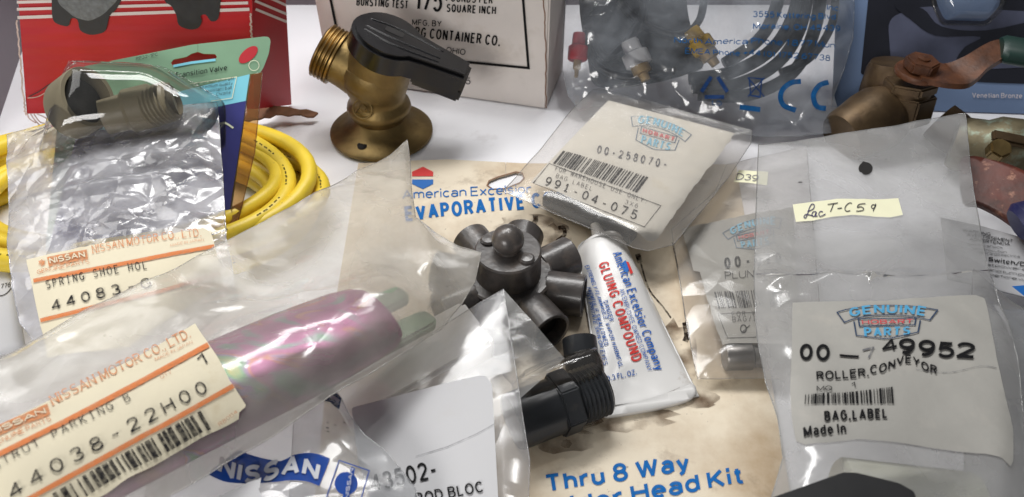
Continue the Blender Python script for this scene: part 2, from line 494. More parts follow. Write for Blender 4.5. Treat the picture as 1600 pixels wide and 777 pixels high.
M['bluecard'] = pm('blue_display_card', lin(122, 144, 180), .42, var=.08, vscale=20, coat=.3)
M['darkpanel'] = pm('dark_printed_panel', lin(34, 36, 46), .4, var=.25, vscale=18, coat=.4)
M['lavpanel'] = pm('lavender_printed_panel', lin(84, 88, 108), .4, var=.3, vscale=30, coat=.4)
M['cablebk'] = pm('black_cable_jacket', lin(36, 38, 44), .38, var=.15)
M['pouch'] = pm('dark_antistatic_pouch', lin(26, 27, 31), .22, .1, var=.25, vscale=40, bump=1.0, bscale=70)
M['plugred'] = pm('red_plug_plastic', lin(206, 44, 58), .4, var=.06)
M['plugwhite'] = pm('white_plug_plastic', lin(226, 226, 228), .4, var=.04)
M['plugyellow'] = pm('yellow_connector_plastic', lin(222, 178, 48), .4, var=.06)
M['gold'] = pm('dull_gold_pin', lin(168, 142, 98), .5, .4, var=.1)
M['darkgrey'] = pm('slate_grey_plastic', lin(112, 118, 128), .4, var=.08)
M['silverpart'] = pm('dull_zinc_clip', lin(120, 122, 130), .35, .9, var=.2, vscale=60)
M['bluebanner'] = faded('royal_blue_banner_ink', lin(26, 68, 148), .06, 200)
M['filmgrey'] = pm('unprinted_film_letter', lin(176, 180, 188), .4, var=.12, vscale=120)
M['pen'] = faded('violet_pen_ink', lin(62, 56, 100), .15, 800)
M['penblk'] = faded('black_pen_ink', lin(48, 46, 58), .15, 800)
M['hole_shade'] = pm('painted_hole_shade', lin(24, 21, 20), .8, var=.1)  # shade of holes and slots, painted on solid pieces

M['f_clear'] = film('crinkled_clear_film', .38, (.80, .80, .85), .15, 1.65, .8, 60, mvar=.9, mscale=30)
M['f_milk'] = film('milky_aged_film', .38, (.76, .73, .67), .15, 1.5, .32, 34, tint=(.95, .95, .94), mvar=.4, mscale=22)
M['f_grey'] = film('hazy_grey_film', .31, (.68, .68, .67), .14, 1.5, .25, 34, tint=(.93, .93, .93), mvar=.5, mscale=26)
M['f_haze'] = film('hazy_thin_film', .20, (.74, .74, .76), .15, 1.5, .2, 40, mvar=.5)
M['f_label'] = film('dusty_label_film', .11, (.82, .81, .79), .16, 1.5, .2, 35, tint=(.96, .95, .94), mvar=.4)
M['f_print'] = film('printed_grey_film', .28, (.60, .62, .64), .15, 1.5, .4, 40, mvar=.4)
M['f_cable'] = film('clear_cable_film', .13, (.72, .78, .86), .12, 1.6, .8, 45, mvar=.95)
M['f_blister'] = film('clear_blister_plastic', .04, (.7, .7, .68), .06, 1.5, .08, 25, tint=(.96, .95, .93), mvar=.8)
M['f_amber'] = film('aged_amber_blister', .16, (.45, .32, .16), .1, 1.5, .1, 30, tint=(.90, .72, .48), mvar=.3)
M['f_dust'] = film('dusty_brown_blister', .05, (.45, .40, .35), .12, 1.5, .2, 60, tint=(.95, .93, .90), mvar=.8, mscale=50)


def iridescent():
    m, t, N, L = nt('iridescent_zinc_plating')
    out = N.new('ShaderNodeOutputMaterial'); p = N.new('ShaderNodeBsdfPrincipled'); L.new(p.outputs[0], out.inputs[0])
    tc = N.new('ShaderNodeTexCoord'); nz = N.new('ShaderNodeTexNoise'); nz.inputs['Scale'].default_value = 40; nz.inputs['Detail'].default_value = 6; nz.inputs['Distortion'].default_value = 1.5
    mpn = N.new('ShaderNodeMapping'); mpn.inputs['Rotation'].default_value = (0, 0, math.radians(-28)); mpn.inputs['Scale'].default_value = (.6, 1.25, 1); L.new(tc.outputs['Object'], mpn.inputs[0])
    L.new(mpn.outputs[0], nz.inputs['Vector'])
    cr = N.new('ShaderNodeValToRGB'); L.new(nz.outputs['Fac'], cr.inputs[0])
    e = cr.color_ramp.elements
    e[0].position = .30; e[0].color = lin(98, 156, 116); e[1].position = .74; e[1].color = lin(166, 154, 96)
    for ps, c in ((.37, lin(132, 134, 140)), (.42, lin(166, 104, 142)), (.52, lin(158, 94, 134)), (.56, lin(178, 122, 104)), (.60, lin(150, 122, 160)), (.66, lin(112, 150, 118))):
        k = e.new(ps); k.color = c
    L.new(cr.outputs[0], p.inputs['Base Color']); p.inputs['Metallic'].default_value = .7; p.inputs['Roughness'].default_value = .4
    return m


M['irid'] = iridescent()
M['iridg'] = pm('green_zinc_plating', lin(120, 146, 118), .45, .5, var=.2, vscale=60)

# ---------------------------------------------------------------- lettering
def A_(cx, cy, rx, ry, a0, a1):
    n = max(3, int(abs(a1 - a0) / 20)); return [(cx + rx * math.cos(math.radians(a0 + (a1 - a0) * i / n)), cy + ry * math.sin(math.radians(a0 + (a1 - a0) * i / n))) for i in range(n + 1)]


GL = {
 'A': (.70, [[(0, 0), (.35, 1), (.70, 0)], [(.12, .33), (.58, .33)]]), 'B': (.60, [[(0, 0), (0, 1)] + A_(.32, .765, .24, .235, 90, -90) + [(0, .53)], [(.30, .53)] + A_(.33, .265, .27, .265, 90, -90) + [(0, 0)]]),
 'C': (.66, [A_(.35, .5, .35, .5, 42, 318)]), 'D': (.64, [[(0, 0), (0, 1)] + A_(.26, .5, .38, .5, 90, -90) + [(0, 0)]]), 'E': (.54, [[(.54, 1), (0, 1), (0, 0), (.54, 0)], [(0, .52), (.48, .52)]]),
 'F': (.52, [[(.52, 1), (0, 1), (0, 0)], [(0, .51), (.44, .51)]]), 'G': (.68, [A_(.35, .5, .35, .5, 42, 318) + [(.66, .2), (.66, .46), (.38, .46)]]), 'H': (.62, [[(0, 0), (0, 1)], [(.62, 0), (.62, 1)], [(0, .52), (.62, .52)]]),
 'I': (.02, [[(.01, 0), (.01, 1)]]), 'J': (.44, [[(.44, 1)] + A_(.22, .24, .22, .24, 0, -180)]), 'K': (.62, [[(0, 0), (0, 1)], [(.58, 1), (0, .36)], [(.20, .56), (.62, 0)]]), 'L': (.48, [[(0, 1), (0, 0), (.48, 0)]]),
 'M': (.76, [[(0, 0), (0, 1), (.38, .12), (.76, 1), (.76, 0)]]), 'N': (.62, [[(0, 0), (0, 1), (.62, 0), (.62, 1)]]), 'O': (.72, [A_(.36, .5, .36, .5, 90, 450)]), 'P': (.56, [[(0, 0), (0, 1)] + A_(.28, .74, .28, .26, 90, -90) + [(0, .48)]]),
 'Q': (.72, [A_(.36, .5, .36, .5, 90, 450), [(.42, .26), (.70, 0)]]), 'R': (.60, [[(0, 0), (0, 1)] + A_(.30, .75, .28, .25, 90, -90) + [(0, .5)], [(.32, .5), (.60, 0)]]), 'S': (.60, [A_(.30, .755, .28, .245, 30, 262) + A_(.30, .255, .30, .255, 82, -152)]),
 'T': (.60, [[(0, 1), (.60, 1)], [(.30, 1), (.30, 0)]]), 'U': (.62, [[(0, 1)] + A_(.31, .30, .31, .30, 180, 360) + [(.62, 1)]]), 'V': (.66, [[(0, 1), (.33, 0), (.66, 1)]]), 'W': (.94, [[(0, 1), (.24, 0), (.47, .95), (.70, 0), (.94, 1)]]),
 'X': (.62, [[(0, 1), (.62, 0)], [(.62, 1), (0, 0)]]), 'Y': (.64, [[(0, 1), (.32, .44), (.64, 1)], [(.32, .46), (.32, 0)]]), 'Z': (.58, [[(0, 1), (.58, 1), (0, 0), (.58, 0)]]),
 '0': (.56, [A_(.28, .5, .28, .5, 90, 450)]), '1': (.26, [[(0, .74), (.24, 1), (.24, 0)]]), '2': (.56, [A_(.28, .72, .27, .28, 165, -30) + [(0, 0), (.56, 0)]]), '3': (.56, [A_(.27, .76, .25, .24, 155, -90) , A_(.27, .265, .29, .265, 90, -155)]),
 '4': (.60, [[(.45, 0), (.45, 1), (0, .30), (.60, .30)]]), '5': (.56, [[(.52, 1), (.10, 1), (.05, .50)] + A_(.27, .33, .29, .33, 125, -150)]), '6': (.56, [A_(.28, .31, .28, .31, 90, 450), A_(.36, .36, .36, .64, 182, 72)]), '7': (.54, [[(0, 1), (.54, 1), (.18, 0)]]),
 '8': (.56, [A_(.28, .765, .24, .235, 90, 450), A_(.28, .265, .28, .265, 90, 450)]), '9': (.56, [A_(.28, .69, .28, .31, 90, 450), A_(.20, .64, .36, .64, 2, -108)]),
 '-': (.34, [[(0, .42), (.34, .42)]]), '.': (.02, [[(.01, -.03), (.01, .02)]]), ',': (.06, [[(.05, .10), (.0, -.16)]]), ':': (.02, [[(.01, .0), (.01, .05)], [(.01, .52), (.01, .57)]]), '/': (.40, [[(0, -.05), (.40, 1.05)]]), '+': (.5, [[(0, .45), (.5, .45)], [(.25, .2), (.25, .7)]]),
 '(': (.2, [A_(.3, .45, .3, .62, 120, 240)]), ')': (.2, [A_(-.1, .45, .3, .62, 60, -60)]),
 'a': (.48, [A_(.25, .50, .22, .20, 160, 0) + [(.47, 0)], A_(.23, .20, .23, .20, 60, 420) ]), 'b': (.50, [[(0, 0), (0, 1)], A_(.25, .345, .25, .345, 90, 450)]), 'c': (.46, [A_(.25, .345, .25, .345, 45, 315)]), 'd': (.50, [[(.50, 0), (.50, 1)], A_(.25, .345, .25, .345, 90, 450)]),
 'e': (.50, [[(.01, .36), (.50, .36)] + A_(.25, .345, .25, .345, 4, 312)]), 'f': (.30, [A_(.28, .82, .15, .18, 85, 180) + [(.13, 0)], [(0, .68), (.28, .68)]]), 'g': (.50, [A_(.25, .345, .25, .345, 90, 450), [(.50, .69), (.50, -.06)] + A_(.25, -.06, .25, .20, 0, -150)]),
 'h': (.46, [[(0, 0), (0, 1)], A_(.23, .44, .23, .25, 170, 0) + [(.46, 0)]]), 'i': (.02, [[(.01, 0), (.01, .69)], [(.01, .90), (.01, 1)]]), 'k': (.46, [[(0, 0), (0, 1)], [(.43, .69), (0, .25)], [(.16, .42), (.46, 0)]]), 'l': (.02, [[(.01, 0), (.01, 1)]]),
 'm': (.76, [[(0, 0), (0, .69)], A_(.19, .46, .19, .23, 170, 0) + [(.38, 0)], A_(.57, .46, .19, .23, 170, 0) + [(.76, 0)]]), 'n': (.46, [[(0, 0), (0, .69)], A_(.23, .44, .23, .25, 170, 0) + [(.46, 0)]]), 'o': (.50, [A_(.25, .345, .25, .345, 90, 450)]),
 'q': (.50, [[(.50, -.28), (.50, .69)], A_(.25, .345, .25, .345, 90, 450)]), 'p': (.50, [[(0, -.28), (0, .69)], A_(.25, .345, .25, .345, 90, 450)]), 'r': (.28, [[(0, 0), (0, .69)], A_(.26, .40, .25, .29, 165, 75)]), 's': (.44, [A_(.22, .52, .20, .17, 25, 262) + A_(.22, .175, .22, .175, 82, -155)]), 't': (.28, [[(.13, .92)] + A_(.27, .14, .14, .14, 180, 290), [(0, .68), (.28, .68)]]),
 'u': (.46, [[(0, .69)] + A_(.23, .25, .23, .25, 180, 350), [(.46, .69), (.46, 0)]]), 'v': (.48, [[(0, .69), (.24, 0), (.48, .69)]]), 'w': (.72, [[(0, .69), (.18, 0), (.36, .66), (.54, 0), (.72, .69)]]), 'x': (.46, [[(0, .69), (.46, 0)], [(.46, .69), (0, 0)]]), 'y': (.48, [[(0, .69), (.24, .0)], [(.48, .69), (.20, -.14), (.04, -.27)]]),
 'z': (.44, [[(0, .69), (.44, .69), (0, 0), (.44, 0)]]),
}


def ribbon(pts, w, lo, hi):
    """flat strokes of width w along a polyline, sharp corners mitred square"""
    P = [Vector(p) for p in pts]; Q = [P[0]]
    for p in P[1:]:
        if (p - Q[-1]).length > 1e-5: Q.append(p)
    if sum((b - a).length for a, b in zip(Q[:-1], Q[1:])) < .16 and len(Q) == 2:
        c = (Q[0] + Q[1]) / 2; dd = Q[1] - Q[0]; dd = dd / dd.length
        if dd.y > .9: Q = [Vector((c.x, max(0, c.y - w * .55))), Vector((c.x, max(0, c.y - w * .55) + w * 1.1))]
    segs = [[Q[0]]]
    for i in range(1, len(Q)):
        segs[-1].append(Q[i])
        if i < len(Q) - 1 and (Q[i] - Q[i - 1]).angle(Q[i + 1] - Q[i]) > .75: segs.append([Q[i]])
    out = []
    for k, sg in enumerate(segs):
        if len(sg) < 2: continue
        sg = list(sg)
        if k > 0: sg[0] = sg[0] - (sg[1] - sg[0]).normalized() * w * (.5 if abs((sg[1] - sg[0]).normalized().dot((segs[k - 1][-1] - segs[k - 1][-2]).normalized())) < .5 else .22)
        if k < len(segs) - 1: sg[-1] = sg[-1] + (sg[-1] - sg[-2]).normalized() * w * (.5 if abs((segs[k + 1][1] - segs[k + 1][0]).normalized().dot((sg[-1] - sg[-2]).normalized())) < .5 else .22)
        V = []; m = len(sg); cl = (sg[0] - sg[-1]).length < 1e-4
        for i in range(m):
            a = sg[i] - sg[i - 1] if i else (sg[0] - sg[-2] if cl else sg[1] - sg[0])
            b = sg[i + 1] - sg[i] if i < m - 1 else (sg[1] - sg[0] if cl else sg[-1] - sg[-2])
            t = (a.normalized() + b.normalized()).normalized(); c = max(.7, t.dot(a.normalized())); nn = Vector((-t.y, t.x)) * w / 2 / c
            for q in (sg[i] + nn, sg[i] - nn): V.append((q.x, max(lo, min(hi, q.y))))
        out.append((V, [(2 * i, 2 * i + 1, 2 * i + 3, 2 * i + 2) for i in range(m - 1)]))
    return out


def norm_text(s, weight=.13, mono=False, aspect=None, serif=False, gap=.20):
    """drawn letters with cap height 1 on baseline 0, inked from x 0 to 1"""
    items = []; x = 0.0
    for i, ch in enumerate(s):
        if ch == ' ': x += 1 if mono else .32; continue
        W, st = GL[ch]; st = list(st)
        if mono and ch == 'I': W, st = .30, [[(.15, 0), (.15, 1)], [(0, 0), (.30, 0)], [(0, 1), (.30, 1)]]
        if mono and ch == '1': W, st = .40, [[(.02, .76), (.20, 1), (.20, 0)], [(0, 0), (.40, 0)]]
        if serif:
            ex = []
            for q in GL[ch][1]:
                for p in q:
                    if (p[1] in (0, 1)) and ch not in 'COGSQU': ex.append([(p[0] - .11, p[1]), (p[0] + .11, p[1])])
            st = st + ex
        if mono: items.append((x + .5, W, st)); x += 1
        else: items.append((x, W, st)); x += W + gap
    n = len(s)
    if mono:
        cell = (aspect or n * .8) / (n - .36)
        pl = lambda it, px: (it[0] - .5 + .0) * cell + (cell * .64 - it[1] * (cell * .64 - weight) / .60) / 2 + px * (cell * .64 - weight) / .60
    else:
        n_ = len(items); sw = sum(it[1] for it in items); nsp = s.count(' ')
        asp = aspect or (sw + n_ * (weight + .12) + nsp * .3)
        weight = min(weight, .29 * asp / n_) if n_ > 2 else weight
        gp = min(.14, .20 * asp / n_) ; sp = min(.32, .4 * asp / n_)
        sx = max(.12, (asp - n_ * weight - gp * (n_ - 1) - sp * nsp) / max(sw, 1e-3)) if sw > .05 else 1
        xc = 0; k_ = 0; pos = []
        for ch in s:
            if ch == ' ': xc += sp; continue
            pos.append(xc); xc += items[k_][1] * sx + weight + gp; k_ += 1
        items = [(pos[i], it[1], it[2]) for i, it in enumerate(items)]
        pl = lambda it, px: it[0] + weight / 2 + px * sx
    V, F, Zs = [], [], []; ki = 0
    for it in items:
        for q in it[2]:
            pts = [(pl(it, px), weight / 2 + py * (1 - weight)) for px, py in q]
            lo = 0 if min(p[1] for p in q) >= -.03 else -.6
            for v, f in ribbon(pts, weight * (.62 if serif and len(q) == 2 and abs(q[0][0] - q[1][0]) < .23 and q[0][1] == q[1][1] else 1), lo, 1.0 if max(p[1] for p in q) <= 1 else 1.2):
                k = len(V); V += v; F += [tuple(a + k for a in g) for g in f]; Zs += [ki] * len(v); ki += 1
    x0 = min(x for x, y in V); x1 = max(x for x, y in V)
    if len(s) == 1 and x1 - x0 < .2: x0, x1 = x0 - .1, x1 + .1
    return [((x - x0) / (x1 - x0), y) for x, y in V], F, Zs


def strip_mesh(S, V2, F, off, step, zs=None):
    bm = bmesh.new()
    vs = [bm.verts.new((x, y, (zs[i] % 9) * 8e-6 if zs else 0)) for i, (x, y) in enumerate(V2)]
    for f in F:
        try: bm.faces.new([vs[i] for i in f])
        except ValueError: pass
    if step: cutgrid(bm, step)
    for v in bm.verts: v.co = S.pt(v.co.x, v.co.y, off + v.co.z)
    return bmout(bm)


def txt(S, s, p0, p1, h, mat, parent, bold=0.0, mono=False, slant=0.0, off=.0007, warp=None, step=.004, name='lettering', fillw=.8, serif=False, up=None):
    """lettering whose baseline runs p0 to p1 in the photo, cap height h"""
    L0 = (Vector(p1) - Vector(p0)).length
    V, F, Zs = norm_text(s, max(.07, .105 + bold * 2.7), mono, L0 / h, serif)
    p0 = Vector(p0); p1 = Vector(p1); d = p1 - p0
    upv = Vector(up) if up else Vector((d.y, -d.x)).normalized() * h
    P00 = Vector(S.uv(*p0)); P10 = Vector(S.uv(*p1)); P01 = Vector(S.uv(*(p0 + upv))); P11 = Vector(S.uv(*(p1 + upv)))
    out = []
    for x, y in V:
        x += slant * y * h / d.length
        if warp: x, y = warp(x, y)
        out.append(tuple((P00 * (1 - x) + P10 * x) * (1 - y) + (P01 * (1 - x) + P11 * x) * y))
    v, f = strip_mesh(S, out, F, off, step, Zs)
    return mesh(name, v, f, mat, parent, smooth=False)


def quadmap(S, q):
    """TL TR BR BL pixel quad -> function of (x 0..1, y 0..1 up)"""
    P = [Vector(S.uv(*p)) for p in q]
    return lambda x, y: (P[3] * (1 - x) + P[2] * x) * (1 - y) + (P[0] * (1 - x) + P[1] * x) * y


def barcode(S, q, mat, parent, n=42, seed=3, off=.0007, name='barcode', gaps=()):
    rg = random.Random(seed); mp = quadmap(S, q); V, F = [], []; x = 0
    ws = []
    while x < 1:
        a = rg.choice((1, 1, 1, 2, 3)) / (n * 2.6); g = rg.choice((1, 1, 2, 3)) / (n * 2.6)
        ws.append((x, min(1, x + a))); x += a + g
    for a, b in ws:
        k = len(V)
        for j in range(4):
            y = j / 3
            V += [tuple(mp(a, y)), tuple(mp(b, y))]
        F += [(k + 2 * j, k + 2 * j + 1, k + 2 * j + 3, k + 2 * j + 2) for j in range(3)]
    v, f = strip_mesh(S, V, F, off, None)
    return mesh(name, v, f, mat, parent, smooth=False)


def line(S, pts, wpx, mat, parent, off=.0006, name='printed_line', closed=False, n=1, uvs=False, taper=False):
    """a printed or drawn line along pixel points"""
    P = [Vector(p) for p in pts]
    if n > 1: P = spline(P, n, closed)
    if closed and n <= 1: P = P + [P[0]]
    elif closed: P = P + [P[0]]
    # resample
    Q = []
    for a, b in zip(P[:-1], P[1:]):
        k = max(1, int((b - a).length / 8))
        Q += [a.lerp(b, j / k) for j in range(k)]
    Q.append(P[-1]); V = []; F = []
    m = len(Q)
    for i in range(m):
        t = Q[min(i + 1, m - 1)] - Q[max(i - 1, 0)]
        if closed and i in (0, m - 1): t = Q[1] - Q[m - 2]
        if t.length < 1e-6: t = Vector((1, 0))
        t.normalize(); nn = Vector((-t.y, t.x)); ww = wpx * (1 - .6 * i / m) if taper else wpx
        if 0 < i < m - 1:
            a = (Q[i] - Q[i - 1]).normalized(); c = max(.5, a.dot(t)); ww = ww / c
        V += [S.uv(*(Q[i] + nn * ww / 2)), S.uv(*(Q[i] - nn * ww / 2))]
    F = [(2 * i, 2 * i + 1, 2 * i + 3, 2 * i + 2) for i in range(m - 1)]
    W = [S.pt(u, v, off) for u, v in V]
    if mat is None: return W, F
    return mesh(name, W, F, mat, parent, smooth=False)


def patch(S, outline, mat, parent, off=.0004, name='label', step=.003, thick=0.0, smooth=True):
    v, f = sheet(S, outline, step, off, thick)
    return mesh(name, v, f, mat, parent, smooth)


def rim(S, poly, r, off=0.0, closed=True):
    pts = []
    m = len(poly)
    for i in range(m if closed else m - 1):
        a = Vector(poly[i]); b = Vector(poly[(i + 1) % m]); k = max(1, int((b - a).length / .005))
        pts += [S.pt(*(a.lerp(b, j / k)), off) for j in range(k)]
    return tube(pts, r, 5, closed)


def bag(root, S, outline, mat, depth=.008, soft=.02, crinkle=None, bumps=(), step=.0035, back=.4, calm=(), calmf=.25, name='film', rimr=.00022, gap=.0004):
    """a flat polythene bag: front and back sheets that meet along the outline"""
    S.h = lambda u, v: 0.0
    poly = [S.uv(*p) for p in outline]
    calmp = [[S.uv(*p) for p in c] for c in calm]
    ck = crinkle or (lambda u, v: 0.0)

    def pil(u, v):
        d = pdist(u, v, poly)
        return 1 - math.exp(-max(d, 0) / soft)

    def cr(u, v):
        f = 1.0
        for c in calmp:
            d = pdist(u, v, c) + .006
            k = max(0.0, min(1.0, d / .012)); f = min(f, 1 - (1 - calmf) * k * k * (3 - 2 * k))
        return ck(u, v) * f

    def front(u, v):
        p = pil(u, v)
        return gap + depth * p + cr(u, v) + sum(b(u, v) for b in bumps) * min(1, p * 2)
    cache = {}

    def cached(u, v):
        k = (round(u, 6), round(v, 6))
        if k not in cache: cache[k] = front(u, v)
        return cache[k]
    S.h = cached
    parts = [sheet(S, None, step, 0, uvs=poly)]
    if rimr: parts.append(rim(S, poly, rimr))
    if back is not None:
        B = Surf(S.o, S.o + S.e1, S.o + S.e1 * .5 + S.e2, None); B.e1, B.e2, B.n = S.e1, S.e2, S.n
        B.h = lambda u, v: cr(u, v) - back * depth * pil(u, v)
        parts.append(sheet(B, None, step * 1.5, 0, uvs=poly))
    V, F = cat(*parts)
    return mesh(name, V, F, mat, root)


def ridge(S, a, b, height, width):
    """a bulge along a line between two pixels, for something long inside"""
    S.h = lambda u, v: 0.0
    A = Vector(S.uv(*a)); B = Vector(S.uv(*b)); d = B - A; L2 = d.length_squared

    def f(u, v):
        q = Vector((u, v)) - A; t = max(0, min(1, q.dot(d) / L2))
        r = (q - d * t).length
        return height * math.exp(-(r / width) ** 2)
    return f


# ================================================================ the setting
zt = 0.0
V, F = cat(box((0, .25, -.01), 2.4, .7, .02, bev=.0))
shelf = mesh('shelf_surface', V, F, M['shelf'], None, False); shelf['kind'] = 'structure'
V, F = box((0, .61, .13), 2.4, .02, .30)
wl = mesh('wall', V, F, M['wall'], None, False); wl['kind'] = 'structure'
wa, wb_ = at(-14, 226, 0), at(46, 46, 0); wd_ = (wb_ - wa)
V, F = box((wd_.length / 2, .006, .06), wd_.length, .012, .12, frame(wa, (0, 0, 1), wd_))
wl2 = mesh('side_wall', V, F, M['wall'], None, False); wl2['kind'] = 'structure'

# ================================================================ red carton, upper left
fbl = at(45, 180, .02); fbr = at(397, 172, .02)
Sr = Surf(fbl, fbr, at(30, 20, .087))
red_out = [(42, 178), (397, 170), (393, -60), (24, -60)]
root = thing('cardboard_box', 'red cardboard box printed with brake pads, its bottom edge torn open', 'box', Vector((fbl.x + .07, fbl.y + .03, 0)))
uvp = [Sr.uv(*p) for p in red_out]
tl, tr = Vector(uvp[3]), Vector(uvp[2])
body_poly = [uvp[0], uvp[1], tuple(Vector(uvp[1]).lerp(tr, 1.08)), tuple(Vector(uvp[0]).lerp(tl, 1.08))]
V, F = sheet(Sr, None, .02, 0, .0022, uvs=body_poly)
front = mesh('front_panel', V, F, M['red'], root, False)
# side panel, going back from the right edge
Sside = Surf(Sr.px(397, 170), Sr.px(393, 10), at(456, 164, .001))
V, F = sheet(Sside, [(397, 171), (456, 164), (447, 0), (444, -60), (393, -60)], .02, -.0002, .002)
side = mesh('side_panel', V, F, M['red_shaded'], root, False)
for (x0, y0, x1, y1, wd, S_, par) in ((27, 3, 386, -6, 4.5, Sr, front), (27, 14, 388, 4, 4.5, Sr, front), (28, 27, 390, 14, 5, Sr, front),
                                       (397, -14, 446, 8, 4, Sside, side), (397, 1, 447, 22, 4, Sside, side), (398, 14, 447, 34, 4, Sside, side)):
    line(S_, [(x0, y0), (x1, y1)], wd, M['stripe_w'], par, off=.0006, name='printed_stripe')
p1 = spline([(82, -30), (82, 15), (84, 30), (90, 36), (103, 40), (109, 38), (112, 28), (122, 30), (126, 46), (140, 53), (155, 52), (166, 46), (172, 24), (182, 14), (192, -5), (196, -30)], 3)
pad1 = patch(Sr, [tuple(p) for p in p1], M['padblack'], front, .0010, 'printed_brake_pad', .012)
patch(Sr, rnd([(88, -30), (92, 4), (118, 26), (141, 32), (162, 22), (186, -2), (188, -30)], 8), M['padgrey'], pad1, .0013, 'friction_print', .012)
p2 = spline([(256, -30), (258, 0), (268, 8), (276, 22), (280, 38), (296, 45), (310, 43), (316, 32), (314, 24), (322, 22), (330, 32), (340, 30), (344, 14), (347, -30)], 3)
patch(Sr, [tuple(p) for p in p2], M['padblack'], front, .0010, 'printed_brake_pad', .012)
# frayed corner, crease shade painted as a dark line, and torn flap
for i, pts in enumerate(([(27, 30), (30, 60), (34, 110), (39, 160), (42, 178)], [(392, 20), (393, 40), (394, 62)])):
    pp = []
    rg = random.Random(i)
    for p in spline([Vector(q) for q in pts], 10): pp.append((p.x + rg.uniform(-1.3, 1.3), p.y))
    line(Sr, pp, 2.6, M['kraft_pale'], front, .0012, 'frayed_edge')
line(Sr, [(46, 150), (62, 142), (80, 130), (100, 126)], 1.6, M['padblack'], front, .0008, 'crease_shade', n=5)
line(Sr, [(44, 152), (60, 150), (78, 140)], 1.4, M['kraft_pale'], front, .0010, 'frayed_edge', n=4)
Sf = Surf(at(380, 176, .012), at(500, 178, .006), at(400, 160, .014), crk(3, 60, .003, .5))
V, F = sheet(Sf, torn([(300, 176), (395, 166), (440, 166), (497, 176), (490, 182), (440, 178), (395, 186), (310, 186)], 2.2, 9, 5), .004, 0, .0018)
mesh('torn_flap', V, F, M['kraft'], root, False)
V, F = cat(*[tube(spline([Sr.px(44 + i * 5, 177, .001), Sr.px(50 + i * 9, 180 + i % 3 * 3, .004), Sr.px(62 + i * 11, 184 + i % 2 * 8, .006)], 5), .0004, 5) for i in range(4)])
mesh('frayed_fibre', V, F, M['kraft_pale'], root)

# ================================================================ white carton with printed certificate
a = at(514, 124); b = at(853.5, 172)
Sc = Surf(a, b, a + Vector((0, 0, .1)))
sd = Vector((0, 0, 1)).cross((b - a).normalized()); dp = (b - a)
root = thing('shipping_carton', 'white cardboard carton printed with a bursting test certificate, behind the brass tap', 'box', (a + b) / 2 + sd * .03)
wbox = (b - a).length; hb = .105; db_ = .055
Mb = frame(a + Vector((0, 0, .0005)), (0, 0, 1), b - a)
V, F = prism([(0, 0), (wbox, 0), (wbox, db_), (0, db_)], 0, hb, Mb, .0012, 2)
cart = mesh('box_body', V, F, M['carton'], root, True, sharp=40)
ko = [(849, -5), (851, 20), (852, 50), (853, 80), (853, 110), (853, 140), (853.5, 168)]
rg = random.Random(4)
line(Sc, [(x + rg.uniform(-.8, .8), y) for x, y in [tuple(p) for p in spline([Vector(k) for k in ko], 6)]], 1.6, M['kraft'], cart, .0006, 'worn_edge')
o_ = .0005
line(Sc, [(513, -20), (533, 78), (826, 106), (816, -20)], 3.8, M['ink'], cart, o_, 'printed_frame')
for s, p, q, h, bo in (('BURSTING TEST', (557, 8.5), (637, 13.5), 13, .02), ('175', (648, 15), (690, 19), 34, .035), ('POUNDS PER', (697, 2), (770, 6), 13, .015), ('SQUARE INCH', (698, 18.5), (775, 22.5), 13, .02),
                       ('MFG. BY', (644, 39), (690, 41.5), 9.5, .012), ('BG CONTAINER CO.', (648, 57.5), (781, 72), 16.5, .015), ('OHIO', (697, 82), (727, 86), 9.5, .01),
                       ('4', (650, 118), (659, 119), 10, .005), ('6', (727, 131), (735, 132), 11, .005)):
    txt(Sc, s, p, q, h, M['ink'], cart, bo, off=o_)

# ================================================================ brass hose tap
B0 = at(597, 208, .0006)
root = thing('hose_bibb', 'brass hose tap with a black lever handle standing on its flange', 'tap', B0)
Mz = frame(B0, (0.02, 0, 1))
flange = [(1e-6, 0), (.033, 0), (.0345, .0013), (.0345, .0032), (.033, .0046), (.027, .0064), (.0195, .0100), (.0165, .014)]
V, F = lathe(flange, Mz, 56)
mesh('flange', V, F, M['brass'], root, True, sharp=32)
body = [(.0165, .013), (.0175, .0155), (.0202, .0185), (.0212, .0215), (.0205, .0245), (.0182, .0275), (.0178, .030), (.0192, .034), (.0212, .040), (.0222, .046), (.0216, .052), (.0195, .056)]
ha = Vector((.38, -.08, .92)).normalized()
hc = B0 + Vector((.000, 0, .043))
Mh = frame(hc, ha, (1, 0, 0))
sp = Vector((-.86, .22, .42)).normalized()
Ms = frame(B0 + Vector((.002, 0, .042)), sp)
V, F = cat(lathe(body, Mz, 48), lathe([(.021, -.004), (.0215, .004), (.0205, .012), (.0195, .020)], Mh, 48),
           lathe([(.0185, 0), (.0178, .012), (.0165, .022), (.0162, .028)], Ms, 44))
mesh('body', V, F, M['brass'], root, True, sharp=60)
thr = [(.0162, .0275), (.0185, .0282), (.0185, .0295)]
z = .0298
for i in range(4):
    thr += [(.0168, z), (.0183, z + .0009), (.0183, z + .0014), (.0168, z + .0023)]; z += .0026
thr += [(.0164, z), (.0135, z + .0003), (.0128, z - .008), (1e-6, z - .008)]
V, F = lathe(thr, Ms, 48)
mesh('threaded_spout', V, F, M['brass_thread'], root, True, sharp=32)
ld = Vector((.92, -.15, -.36)); ld = (ld - ha * ld.dot(ha)).normalized()
Ml = frame(hc + ha * .020, ha, ld)
ol = []
R0 = .0232
for i in range(25):
    an = math.radians(42 + i * (276 / 24)); ol.append((R0 * math.cos(an), R0 * math.sin(an)))
ol += [(.026, -.0135), (.052, -.0092), (.054, -.0080), (.054, .0080), (.052, .0092), (.026, .0135)]
